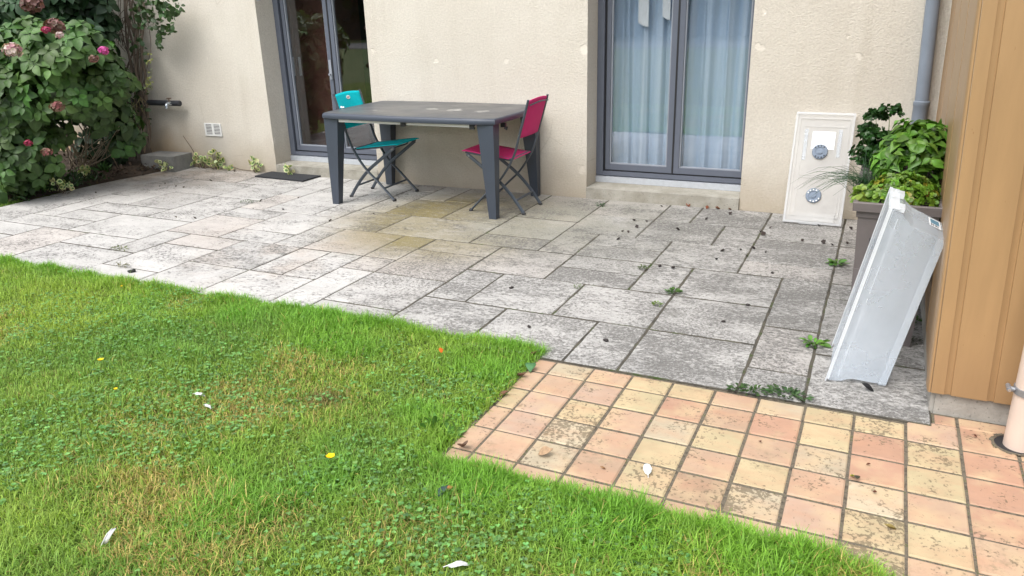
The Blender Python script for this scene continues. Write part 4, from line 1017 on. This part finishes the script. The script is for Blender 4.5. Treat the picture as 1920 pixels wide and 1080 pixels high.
t2, off2 = shrub('hydrangea', 'darker hydrangea bush behind, its top against the wall', [(28, 35, -.95, 62, .95, 1.2), (95, 0, -.75, 60, .7, 1.2), (160, 15, -.5, 42, .55, 1.2), (150, 75, -.7, 50, .55, 1.), (-50, 30, -1., 60, .9, 1.), (120, -70, -.6, 70, .7, .8), (20, -70, -.8, 70, .8, .8), (120, 160, -.6, 60, .5, .9), (175, 170, -.45, 45, .45, .9), (190, 255, -.5, 40, .45, .8)], (.040, .095, .036), 60, .16)
flower(62, 8, -1.25, .095, PKb, t2, off2)
sticks(t2, off2, [((-7.4+random.gauss(0, .2), -.6+random.gauss(0, .1), .04), on_wall(random.uniform(20, 200), random.uniform(60, 200), -.6), .008) for _ in range(14)], M_stem)
# climber on the wall
t3 = thing('climbing_rose', 'climbing shrub with bare twisted stems trained up the wall by the tap', 'climber', (-6.93, -.12, .02)); off3 = np.array(t3.location)
g = bmesh.new(); tops = []
for i in range(15):
    bx_ = -6.96+random.gauss(0, .07); by = -.12+random.gauss(0, .04); tx = on_wall(random.choice([232, 240, 248, 256, 262, 270, 280, 290]), 0, -.12).x
    pts = [(bx_, by, .02)]
    for k in range(1, 8):
        f = k/7; pts.append((bx_+(tx-bx_)*f**1.15+random.gauss(0, .035)+.05*math.sin(k*1.3+i*2.1), min(-.03, -.11+random.gauss(0, .025)), .02+2.25*f))
    r0 = random.choice((.006, .008, .010, .014, .020)); sp_ = smooth_path(pts, 4); tube(g, [Vector(p)-Vector(off3) for p in sp_], [r0*(1-.6*j/len(sp_)) for j in range(len(sp_))], 7); tops += sp_[12:]
for i in range(34):
    b = random.choice(tops) if i < 14 else Vector((random.gauss(-6.93, .08), -.15, random.uniform(.3, 1.5))); tube(g, smooth_path([Vector(b)-Vector(off3), Vector(b)-Vector(off3)+Vector((random.uniform(-.1, .16), -.03, .12)), Vector(b)-Vector(off3)+Vector((random.uniform(-.2, .3), -.05, random.uniform(.1, .35)))], 3), .0035, 5)
mobj('stem', g, M_stem, t3, smooth=True)
LP = []
for cx, cy, rx, ry, n, y in ((305, 30, 26, 36, 90, -.22), (265, 25, 26, 26, 40, -.2), (322, 10, 18, 18, 40, -.24), (298, 70, 8, 18, 22, -.22), (240, 160, 22, 26, 60, -.16), (262, 215, 14, 60, 36, -.14), (285, 5, 30, 10, 30, -.2), (262, 90, 18, 40, 16, -.16), (250, 265, 14, 26, 40, -.18)):
    for i in range(n):
        a = random.uniform(0, 6.28); q = math.sqrt(random.random()); LP.append(np.array(on_wall(cx+rx*q*math.cos(a), cy+ry*q*math.sin(a), y+random.uniform(-.06, .06))))
LP = np.array(LP); n = len(LP); D = rdir(n); D[:, 2] -= .4; N = rdir(n, .2); N[:, 1] -= .9
s = rng.uniform(.04, .075, n); V, F, C = scatter(OVAL, LP, D, N, s, s*1.15, hsvvar((.045, .085, .03), n, .35)); npobj('foliage', V-off3, None, F, C, M_leaf, t3)
LP = np.array([on_wall(random.gauss(280, 3), random.uniform(95, 170), -.18) for _ in range(46)]+[on_wall(286+random.gauss(0, 3), 165, -.16) for _ in range(4)]); n = len(LP)
V, F, C = scatter(OVAL, LP, rdir(n), np.array((0., -1, .3))+.4*rdir(n), .03, .035, hsvvar((.36, .38, .16), n, .3)); npobj('pale_leaves', V-off3, None, F, C, M_leaf, t3)
V = []; F = []; C = []
for i in range(46):       # straw coloured dead blades hanging in the stems
    a = on_wall(random.uniform(232, 268), random.uniform(175, 235), -.2+random.uniform(-.05, .03)); b = a+Vector((random.gauss(0, .06), random.gauss(0, .03), random.uniform(-.16, .05))); w_ = .004; o = len(V); m_ = a.lerp(b, .5)+Vector((0, -.015, .015))
    for p_, f in ((a, 1), (m_, 1), (b, .2)): V += [np.array(p_)+(-w_*f, 0, 0), np.array(p_)+(w_*f, 0, 0)]
    F += [(o, o+1, o+3, o+2), (o+2, o+3, o+5, o+4)]; C += [np.array((.30, .25, .13))*random.uniform(.6, 1.2)]*6
npobj('dry_blades', np.array(V)-off3, None, F, C, M_leaf, t3)

# variegated ground plants
def variegated(loc, h, n, label, spread=.05, lean=(0, 0)):
    t = thing('variegated_plant', label, 'plant', loc, group='white edged plants along wall and bed')
    P = np.stack([rng.normal(0, spread, n), rng.normal(0, spread*.6, n), rng.uniform(.15, 1, n)*h], -1); P[:, 1] = np.minimum(P[:, 1], .01) if loc[1] > -.1 else P[:, 1]
    P[:, 0] += lean[0]*P[:, 2]/h; D = rdir(n, .3); D[:, 1] -= .3; N = rdir(n, .6); N[:, 1] -= .5
    s = rng.uniform(.036, .058, n)
    V, F, C = scatter(OVAL, P, D, N, s, s*1.4, hsvvar((.56, .58, .30), n, .15)); it1 = (V, F, C)
    B = norm(np.cross(N, norm(D))); N2 = np.cross(norm(D), B)
    V, F, C = scatter(OVAL, P+norm(D)*(s*.16)[:, None]+N2*.0016, D, N, s*.62, s*.72, hsvvar((.10, .20, .06), n, .25)); npobj('foliage', *(lambda q: (q[0], None, q[1], q[2]))(merge(it1, (V, F, C))), M_leaf, t)
    g = bmesh.new()
    for p in P[::3]: tube(g, [(p[0]*.3, p[1]*.3, 0), (p[0]*.7, p[1]*.7, p[2]*.6), tuple(p)], .0022, 5)
    mobj('stem', g, M_stem, t); return t
def gp(px, py): p = on_ground(px, py); return p
for px, py, h, n, lab, sp in ((128, 362, .13, 34, 'white edged plant at the bed edge, the nearest one to the lawn', .06), (165, 338, .14, 28, 'white edged plant under the hydrangea, second from the lawn', .055), (310, 322, .10, 20, 'small white edged plant in front of the concrete block', .035)):
    p = gp(px, py); variegated((p.x+.03 if px != 310 else -6.36, p.y-.06 if px != 310 else -.36, .01), h, n, lab, sp)
for px, h, n, lab, sp in ((380, .14, 40, 'white edged plant at wall foot just right of the concrete block', .06), (404, .19, 48, 'taller white edged plant at wall foot below the vent grille', .045), (476, .17, 30, 'white edged plant at wall foot midway between vent and dark door', .035), (429, .05, 10, 'tiny white edged sprout at wall foot right of the vent', .02)):
    p = on_wall(px, 309, -.05); variegated((p.x, -.05, .0), h, n, lab, sp)
p = on_wall(543, 312, -.05); variegated((p.x, -.06, .0), .10, 16, 'small white edged plant growing at the sill behind the doormat', .028)
def twig(pts, r, label):
    c = Vector(pts[0]); o = mobj('twig', tb([Vector(p)-c for p in smooth_path(pts, 4)], r, 5), M_stem); o.location = c; return tag(o, label, 'twig')
a = on_wall(366, 287, -.04); b = on_wall(346, 254, -.04); twig([(a.x+.03, -.05, .01), (a.x, -.05, a.z), (b.x, -.06, b.z)], .004, 'thin bare twig leaning up the wall left of the vent')
a = on_wall(430, 306, -.03); b = on_wall(470, 318, -.03); twig([(a.x, -.03, .05), ((a.x+b.x)/2, -.04, .02), (b.x, -.03, .012)], .004, 'thin runner stem along wall foot below the vent')

# ================================================================== LAWN
def in_lawn(x, y):
    e = .05*(fbm(x*1., y*0+5., 2.6)-.5)+.05*(vnoise(x, y*0+2, 9)-.5)+.03*(vnoise(x, y*0+7, 30)-.5)
    a = (y < -3.068+e) & ~((x > -.715+e*.7) & (y > -4.115-.05*np.clip((x-.2)/.7, 0, 1.)+e))
    a &= ~((x > .80+.35*(-4.12-y)+e) & (y > -4.62))
    b = (x < -6.56+e) & (y < -1.80+e*2) & (y > -3.2)
    return a | b
n = 1000000
x = rng.uniform(-8.2, 2.2, n); y = rng.uniform(-6.0, -1.7, n)
# denser where the view looks closely
d_cam = np.hypot(x-CAM[0], y-CAM[1]); keep = in_lawn(x, y) & (rng.random(n) < np.clip(1.25-d_cam/9, .45, 1)); x, y = x[keep], y[keep]
kx = rng.uniform(-7, -.72, 26000); ky = -3.085-np.abs(rng.normal(0, .045, 26000)); qk = in_lawn(kx, ky-.01); x, y = np.concatenate([x, kx[qk]]), np.concatenate([y, ky[qk]])
kx = rng.uniform(-.75, .85, 8000); ky = -4.135-np.abs(rng.normal(0, .045, 8000)); qk = in_lawn(kx, ky-.01); x, y = np.concatenate([x, kx[qk]]), np.concatenate([y, ky[qk]]); n = len(x)
edge_d = np.minimum(np.abs(y+3.085)+10*(x > -.7), 9); pd = np.where(x > -.75, np.abs(y+4.12), np.hypot(np.maximum(0, -x-.72+0*x), np.maximum(0, np.maximum(-4.12-y, y+3.1))))
edge_d = np.minimum(edge_d, pd); edge_f = np.exp(-edge_d/.11)
n1 = fbm(x, y, .8); n2 = fbm(x+31, y+17, 2.2); n3 = fbm(x+5, y+44, 6.)
tuft = np.clip((fbm(x+60, y+12, 1.6)-.55)*5, 0, 1)
for (sx_, sy_, sr) in ((-1.65, -3.42, .22), (-.95, -3.38, .25), (-.95, -3.86, .16), (0., -4.32, .25), (-.5, -4.28, .2), (.45, -4.3, .25), (-2.5, -3.3, .2)): tuft = np.maximum(tuft, np.clip(1.3-np.hypot(x-sx_, (y-sy_)*1.3)/sr, 0, 1))
h = (.010+.010*n2+.014*np.clip((n3-.4)*3, 0, 1)+.018*tuft+edge_f*(.006+.055*np.clip(fbm(x+9, y+4, 5.)-.42, 0, .4))+.008*rng.random(n))*rng.uniform(.6, 1.35, n)
a = rng.random(n)*6.283+n3*3; lean = rng.uniform(.45, 1.5, n)*(1-.35*edge_f); wdt = rng.uniform(.0009, .0019, n)*(1+.2*tuft)
dx, dy = np.cos(a), np.sin(a); base = np.stack([x, y, -.013+.024*(fbm(x+20, y+20, 1.3)-.5)-.012*np.maximum(0, 1-np.abs(y+3.1)/.12)], -1)
dirv = np.stack([dx, dy, 0*dx], -1); sd_ = np.stack([-dy, dx, 0*dx], -1)*wdt[:, None]
L = h*1.5
p1 = base+dirv*(L*np.sin(lean)*.35)[:, None]; p1[:, 2] += L*np.cos(lean*.6)*.55
p2 = base+dirv*(L*np.sin(lean)*.95)[:, None]; p2[:, 2] += L*(np.cos(lean)*.95+.05)
V = np.stack([base-sd_, base+sd_, p1-sd_*.8, p1+sd_*.8, p2], 1).reshape(-1, 3); o = np.arange(n)[:, None]*5
G1, G2, G3, ST = np.array((.13, .33, .03)), np.array((.27, .39, .055)), np.array((.14, .28, .045)), np.array((.46, .37, .13))
m = np.clip((n1*.6+n2*.4-.36)*3.4+rng.normal(0, .16, n), 0, 1)[:, None]; C = G3*(1-m)+G2*m; lush = np.clip(edge_f*1.0+tuft*.8, 0, 1)[:, None]; C = C*(1-lush*.7)+G1*1.05*lush*.7
dry = np.clip((fbm(x+80, y+3, 1.7)-.57)*5, 0, 1)*(1-lush[:, 0])
for (sx_, sy_, sr, sk_) in ((-1.43, -3.9, .16, 1.3), (-1.55, -3.95, .34, .6), (-1.54, -3.63, .15, .6), (-.6, -4.55, .25, .5), (-1.2, -4.95, .3, .6), (.35, -4.42, .12, .6), (-3.83, -3.8, .15, .5)): dry = np.maximum(dry, sk_*np.clip(1.2-np.hypot(x-sx_, (y-sy_)*1.2)/sr, 0, 1))
isst = rng.random(n) < .012+.6*dry; C[isst] = ST*rng.uniform(.55, 1.15, (isst.sum(), 1)); C = C*rng.uniform(.7, 1.3, (n, 1))*np.array((1.18, 1.12, 1.05))
bare = np.clip(1.3-np.hypot(x+1.43, (y+3.9)*1.3)/.11, 0, 1); C = C*(1-.55*bare[:, None])
CV = np.repeat(C[:, None, :], 5, 1); CV[:, :2] *= .85; CV[:, 4] *= 1.1
struct(npobj('lawn_grass', V, np.concatenate([np.concatenate([o+2, o+3, o+4], 1)]), np.concatenate([o, o+1, o+3, o+2], 1), CV.reshape(-1, 3), M_grass), 'stuff', 'short patchy lawn grass with straw coloured worn spots')
# clover and small lawn weeds
n = 130000; x = rng.uniform(-7.5, 2.0, n); y = rng.uniform(-5.9, -1.8, n); pc = np.clip((fbm(x+11, y+71, 1.5)-.45)*6, .03, 1)
for (sx_, sy_, sr) in ((-.55, -4.75, .38), (-2.1, -4.1, .45), (-3., -3.75, .4), (-1., -4.3, .25)): pc = np.maximum(pc, np.clip(1.4-np.hypot(x-sx_, y-sy_)/sr, 0, 1)*(.4+fbm(x, y, 5)))
d_cam = np.hypot(x-CAM[0], y-CAM[1]); k = in_lawn(x, y+.03) & (rng.random(n) < pc*np.clip(1.1-d_cam/9, .3, 1)*.9); x, y = x[k], y[k]; n = len(x)
z = -.008+.024*(fbm(x+20, y+20, 1.3)-.5)+rng.uniform(.008, .024, n)+.012*np.clip((fbm(x+5, y+44, 6.)-.4)*3, 0, 1)
P = np.repeat(np.stack([x, y, z], -1), 3, 0); a = np.tile(np.arange(3)*2.094, n)+np.repeat(rng.random(n)*6.28, 3); tl = np.repeat(rng.normal(0, .3, (n, 3)), 3, 0)
D = np.stack([np.cos(a), np.sin(a), .12+0*a], -1)+tl*.5; s = np.repeat(rng.uniform(.0045, .011, n), 3); CL = np.repeat(hsvvar((.15, .31, .085), n, .45), 3, 0)
V, F, C = scatter(leaf_tpl([.1, .5, .5, .15], .15, .1), P, D, np.array((0, 0, 1.))+tl, s, s*.95, CL)
struct(npobj('clover', V, None, F, C, M_grass), 'stuff', 'low clover and small leaved weeds spread through the lawn')
# thin litter of soil crumbs and dead leaf bits in the flower bed
n = 2600; x = rng.uniform(-8.2, -6.40, n); y = rng.uniform(-1.95, -.05, n); P = np.stack([x, y, .03+.05*rng.random(n)*np.clip((-6.4-x)*4, .1, 1)], -1); k = x < -6.44-.12*np.clip((-.3-y)/.9, 0, 1); P = P[k]; n = len(P)
s = rng.uniform(.015, .045, n); V, F, C = scatter(OVAL, P, rdir(n), np.array((0, 0, 1.))+.5*rdir(n), s, s, hsvvar((.055, .036, .022), n, .5)); struct(npobj('leaf_mulch', V, None, F, C, M_vc), 'stuff', 'dark brown leaf mulch on the bed under the shrubs')
# low green ground plants at the bed's edge
n = 700; x = rng.uniform(-7.3, -6.52, n); y = rng.uniform(-1.9, -.9, n); P = np.stack([x, y, .02+.07*rng.random(n)], -1); s = rng.uniform(.03, .08, n)
V, F, C = scatter(OVAL, P, rdir(n, .6), rdir(n, .5), s, s*.6, hsvvar((.03, .065, .018), n, .4)); struct(npobj('bed_weeds', V, None, F, C, M_leaf), 'stuff', 'low dark weeds along the flower bed edge')
# crown of small upright leaves beside the stems
p = on_ground(197, 330); t = thing('young_lily', 'small tuft of pointed green leaves at bed edge under the hydrangea', 'plant', (p.x+.0, p.y, .02)); n = 46; D = rdir(n, .9); D[:, 2] = np.abs(D[:, 2]); P = D*rng.uniform(.0, .05, (n, 1)); s = rng.uniform(.07, .14, n)
V, F, C = scatter(OVAL, P, D, np.cross(D, rdir(n)), s, s*.35, hsvvar((.05, .12, .03), n, .3)); npobj('foliage', V, None, F, C, M_leaf, t); mobj('stem', tb([(0, 0, 0), (0, 0, .05)], .006, 6), M_stem, t)

# ================================================================== WEEDS IN THE JOINTS, LITTER, FEATHERS, FLOWERS
def weed(px, py, r, n, ls, label, col=(.075, .17, .03), stretch=1., z=0.):
    p = on_ground(px, py); a = rng.random(n)*6.283; q = rng.random(n)**.6; P = np.stack([np.cos(a)*r*q*stretch, np.sin(a)*r*q*.6, .004+.022*rng.random(n)*(1-q*.5)], -1)
    D = np.stack([np.cos(a), np.sin(a), rng.uniform(0, .9, n)], -1); s = ls*rng.uniform(.6, 1.2, n); V, F, C = scatter(OVAL, P, D, np.array((0, 0, 1.))+.4*rdir(n), s, s*.8, hsvvar(col, n, .35))
    o = npobj('weed', V, None, F, C, M_leaf); o.location = (p.x, p.y, z); return tag(o, label, 'weed', 'weeds in the paving joints')
weed(1263, 549, .035, 60, .022, 'round green weed in slab joint at the middle of the terrace'); weed(1232, 573, .022, 34, .018, 'small yellow green weed just below the round one in mid terrace', (.13, .22, .03))
weed(1570, 497, .034, 26, .04, 'green weed between slabs left of the planter'); weed(1525, 647, .04, 26, .045, 'broad leaved green weed in slab joint beside the leaning tub', (.09, .22, .03))
weed(1405, 736, .06, 90, .022, 'trailing dark weed on seam of slabs and tiles, left half', (.04, .085, .02), 1.4); weed(1475, 743, .07, 100, .024, 'trailing dark weed on seam of slabs and tiles, right half', (.04, .085, .025), 1.3)
weed(465, 380, .05, 40, .018, 'thin green weed in slab joint left of the table', (.06, .10, .03), 1.6); weed(1126, 386, .035, 26, .022, 'small dark weed on the terrace below the curtained door', (.03, .075, .025)); weed(226, 468, .05, 40, .02, 'yellowish weed in slab joint near the lawn at far left', (.12, .15, .04), 1.5)
weed(1205, 505, .04, 60, .014, 'mossy green growth in joint at the terrace centre', (.07, .11, .03), .6); weed(232, 500, .05, 24, .02, 'pale thin weed in slab joint by the lawn edge', (.14, .14, .06), 1.8); weed(1720, 605, .03, 20, .03, 'small green weed under the planter between tub and leg', (.07, .15, .03))
weed(1083, 540, .03, 40, .012, 'tiny moss strip in joint left of the round weed', (.08, .13, .03), .8)
weed(1695, 640, .05, 40, .018, 'dark moss patch beneath the planter leg', (.03, .05, .015), 1.5); weed(1640, 620, .05, 30, .018, 'moss patch behind the leaning tub', (.05, .06, .02), 1.5)
# dandelion-like plant at the tile corner
for px, py, nn, ls, lab in ((812, 800, 26, .06, 'upright leafy weed in lawn left of the tile path corner'), (850, 815, 20, .05, 'leafy weed touching the tile path corner')):
    p = on_ground(px, py); n = nn; D = rdir(n, .7); D[:, 2] = np.abs(D[:, 2])+.15; P = D*rng.uniform(0, .03, (n, 1)); s = ls*rng.uniform(.5, 1.1, n); V, F, C = scatter(OVAL, P, D, np.cross(D, rdir(n)), s, s*.6, hsvvar((.12, .27, .05), n, .3)); o = npobj('lawn_weed', V, None, F, C, M_leaf); o.location = (p.x, p.y, -.02); tag(o, lab, 'weed')
CURL = leaf_tpl([.05, .28, .36, .30, .12, .0], .9, -.5); CURL2 = leaf_tpl([.10, .35, .42, .36, .2, .05], .35, .35)
def bit(name, px, py, s, col, label, cat, group=None, tpl=CURL, wd=1., up=.25, z=.0, rot=None):
    p = on_ground(px, py, z); a = random.uniform(0, 6.28) if rot is None else rot; D = np.array([[math.cos(a), math.sin(a), random.uniform(-.05, .2)]]); N = np.array([[random.gauss(0, up), random.gauss(0, up), 1.]])
    V, F, C = scatter(tpl, -D*s*.5, D, N, [s], [s*wd], np.array([col])); V[:, 2] -= V[:, 2].min()-.001
    o = npobj(name, V, None, F, C, M_vc); o.location = (p.x, p.y, z+.0005); o.modifiers.new('thick', 'SOLIDIFY').thickness = .0012; return tag(o, label, cat, group)
DK = (.022, .016, .014)
for px, py in ((1318, 387), (1325, 391), (1345, 392), (1290, 387), (1368, 394)): bit('dead_leaf', px, py, random.uniform(.03, .05), (.10+random.random()*.06, .05, .025), 'curled brown leaf lying below the curtained door sill', 'dead leaf', 'brown leaves under the curtained door sill')
spots = [(1190, 415), (1195, 427), (1178, 436), (1212, 416), (1168, 435), (1240, 388), (1270, 432), (1325, 412), (1355, 472), (1400, 481), (1412, 467), (1388, 470), (1425, 436), (1430, 440), (1445, 428), (1437, 474), (1545, 456), (1560, 460), (1588, 457), (1595, 430), (1504, 452), (1370, 402), (1342, 488), (1160, 450), (1535, 425)]
for px, py in spots: bit('dead_leaf', px, py, random.uniform(.022, .045), np.array(DK)*random.uniform(.7, 2.2), 'small dark withered leaf on the slabs at right of the terrace', 'dead leaf', 'withered leaves on the right of the terrace')
for px, py in ((490, 378), (330, 408), (365, 410), (530, 394), (300, 350), (330, 350), (345, 352), (310, 345), (440, 322), (395, 340), (620, 415), (745, 388), (180, 362), (560, 372), (700, 402)): bit('dead_leaf', px, py, random.uniform(.018, .034), np.array((.07, .055, .04))*random.uniform(.5, 1.4), 'small brown withered leaf on the slabs at left of the terrace', 'dead leaf', 'withered leaves on the left of the terrace')
def pellet(px, py, s, col, label, group=None):
    p = on_ground(px, py); bm = bmesh.new(); bmesh.ops.create_icosphere(bm, subdivisions=2, radius=1)
    for v_ in bm.verts: v_.co = Vector((v_.co.x*s*1.35, v_.co.y*s*.8, v_.co.z*s*.62+s*.55))*(1+.12*random.uniform(-1, 1))
    o = mobj('dropping', bm, plain('dropping', col, .7), smooth='all'); o.location = (p.x, p.y, 0); o.rotation_euler = (0, 0, random.uniform(0, 3)); return tag(o, label, 'dropping', group)
pellet(248, 511, .020, (.012, .014, .01), 'black oval dropping on slab near the lawn at left'); pellet(959, 541, .012, DK, 'black dropping on a slab at the centre of the terrace'); pellet(992, 614, .011, DK, 'black dropping on slab just above the lawn corner'); pellet(1136, 640, .013, DK, 'black dropping on slab above the tile path')
for px, py in ((1237, 500), (1262, 503)): pellet(px, py, .012, DK, 'one of two black droppings side by side in mid terrace', 'pair of droppings')
pellet(1448, 513, .010, DK, 'black dropping on slab at right of the terrace'); pellet(1356, 604, .009, DK, 'tiny black dropping on the large slab right of centre'); pellet(1402, 573, .010, DK, 'tiny black dropping between weed and tub')
bit('wet_leaf', 1625, 733, .055, (.018, .018, .020), 'black shrivelled leaf on slab in front of the leaning tub', 'dead leaf', up=.1)
bit('dead_leaf', 1023, 852, .055, (.33, .22, .13), 'curled tan leaf lying on a pale tile', 'dead leaf', rot=.6); bit('dead_leaf', 1130, 880, .02, (.30, .17, .08), 'tiny brown leaf bit on tile left of the white feather', 'dead leaf')
bit('dead_leaf', 1001, 668, .05, (.13, .06, .04), 'dark red brown leaf at the top corner of the tile path', 'dead leaf'); bit('dead_leaf', 945, 742, .04, (.20, .10, .06), 'brown leaf on left edge of the tile path', 'dead leaf'); bit('dead_leaf', 978, 708, .05, (.16, .09, .06), 'reddish brown leaf on the upper left edge tiles', 'dead leaf'); bit('dead_leaf', 870, 843, .06, (.14, .08, .055), 'brown leaf tucked at the lower left corner of the tiles', 'dead leaf')
bit('green_leaf', 995, 693, .06, (.06, .16, .06), 'flat green leaf lying on the top left tiles', 'leaf', tpl=CURL2); bit('seed_pod', 1603, 897, .035, (.05, .05, .03), 'small dark yellow and green seed pod on tile joint', 'seed pod', tpl=CURL2)
p = on_ground(1598, 893); bit('petal', 1597, 894, .018, (.42, .44, .03), 'tiny yellow green petal beside the dark seed pod', 'petal')
bit('twig', 1668, 993, .04, (.25, .19, .06), 'short straw coloured stalk on a stained tile', 'twig', wd=.2)
for px, py in ((1628, 872), (1640, 924), (1828, 819), (1425, 829)): bit('dead_leaf', px, py, .014, (.10, .03, .015), 'tiny dark red speck of leaf on the tiles', 'dead leaf', 'dark specks on the tiles')
def feather(px, py, L, rot, label, tilt=0., col=(.52, .53, .52), z=0.):
    p = on_ground(px, py, z); t = thing('feather', label, 'feather', (p.x, p.y, z), rot); k = 12; V = []; F = []
    prf = [.02, .12, .17, .19, .20, .20, .19, .17, .14, .11, .06, .01]
    for i in range(k):
        u = i/(k-1); x_ = (u-.5)*L; zc = .006+.010*math.sin(math.pi*u)+tilt*u*L
        for j, sgn in ((0, -1), (1, 0), (2, 1)): V.append((x_+(.012*abs(sgn)), sgn*prf[i]*L*(1+.12*random.uniform(-1, 1)), zc-.004*abs(sgn)))
    for i in range(k-1): a_ = 3*i; F += [(a_, a_+3, a_+4, a_+1), (a_+1, a_+4, a_+5, a_+2)]
    npobj('vane', V, None, F, np.tile(np.array(col), (len(V), 1)), M_vc, t); mobj('quill', tb([(-L*.62, 0, .004), (0, 0, .017+tilt*.5*L), (L*.45, 0, .008+tilt*L)], .0013, 5), M_white, t); return t
feather(1214, 884, .075, 1.9, 'white feather lying on a pale yellow tile', col=(.62, .68, .66)); feather(855, 1063, .062, .55, 'white feather flat on the lawn at bottom centre', z=.012); feather(204, 1017, .045, 1.5, 'white feather standing up in the lawn at bottom left', .7, z=.0)
feather(372, 742, .05, .1, 'tiny white feather in mid lawn, upper one of a pair', z=.012); feather(388, 764, .04, -.2, 'tiny white feather in mid lawn, lower one of a pair', z=.012)
bit('orange_leaf', 826, 660, .03, (.55, .12, .01), 'small bright orange leaf on the grass near the terrace', 'dead leaf', z=.03); bit('dark_leaf', 832, 926, .045, (.03, .06, .05), 'dark bluish green leaf standing in the lawn', 'leaf', z=.02, rot=1.2)
bit('dead_leaf', 843, 918, .025, (.35, .15, .05), 'small orange brown leaf bit beside the dark leaf in lawn', 'dead leaf', z=.015)
def buttercup(px, py, label, s=.011, hgt=.05):
    p = on_ground(px, py, hgt*.7); t = thing('buttercup', label, 'flower', (p.x, p.y, -.03)); n = 5; a = np.arange(n)*1.2566; D = np.stack([np.cos(a), np.sin(a), .55+0*a], -1); hz = hgt*.7+.03
    V, F, C = scatter(ROUND, np.tile(np.array((0, 0, hz)), (n, 1)), D, np.array((0, 0, 1.))-.4*D, s*1.3, s*1.3, np.tile(np.array((.85, .55, .0)), (n, 1))); npobj('petals', V, None, F, C, M_vc, t); mobj('stem', tb([(0, 0, 0), (0, 0, hz)], .001, 5), plain('flower_stem', (.08, .16, .03)), t)
buttercup(620, 858, 'yellow buttercup in the lawn near the tile path', .016); buttercup(189, 676, 'yellow buttercup in the far left of the lawn', .013); buttercup(217, 730, 'tiny yellow buttercup in left lawn below the larger one', .008); buttercup(228, 537, 'tiny yellow buttercup near the terrace edge at left', .007)

# ================================================================== GARDEN BEHIND THE CAMERA (seen only as reflections)
def back_tree(x, y, h, r, label):
    t = thing('tree', label, 'tree', (x, y, -.07), group='trees across the road behind the viewer'); mobj('trunk', tb([(0, 0, 0), (.1, 0, h*.3), (0, .1, h*.6)], [.22, .18, .08], 8), M_stem, t)
    n = 1500; d = rdir(n); q = rng.random(n)**.33; P = d*q[:, None]*np.array((r, r, h*.42))*(.75+.4*fbm(d[:, 0]*3+x, d[:, 2]*3, 1.5))[:, None]+np.array((0, 0, h*.56)); s = rng.uniform(.25, .5, n)
    V, F, C = scatter(OVAL, P, rdir(n), rdir(n, .5), s, s*1.4, hsvvar((.035, .07, .022), n, .4)); npobj('crown', V, None, F, C, M_leaf, t)
for i, (x, y, h, r) in enumerate(((-14, -33, 6, 3), (-8.5, -34, 7.5, 3.2), (-3, -33.5, 6.5, 3), (3.5, -35, 8, 3.4), (9, -33, 6, 2.8), (-20, -34, 7, 3.4))): back_tree(x, y, h, r, 'dark leafy tree standing across the road behind the viewer')
t = thing('hedge', 'tall dark clipped hedge along the far side of the road behind the viewer', 'hedge', (-2, -37, -.07))
n = 9000; P = np.stack([rng.uniform(-34, 34, n), rng.uniform(-1, 1.4, n), 7.5*rng.random(n)**.8], -1); P[:, 2] *= .85+.3*fbm(P[:, 0], P[:, 0]*0, .3); s = rng.uniform(.4, .8, n)
V, F, C = scatter(OVAL, P, rdir(n), rdir(n, .4), s, s*1.4, hsvvar((.025, .045, .02), n, .4)); npobj('foliage', V, None, F, C, M_leaf, t)
mobj('core', bx(-34, 34, .2, .9, 0, 6.0), plain('hedge_core', (.012, .02, .01), .9), t)
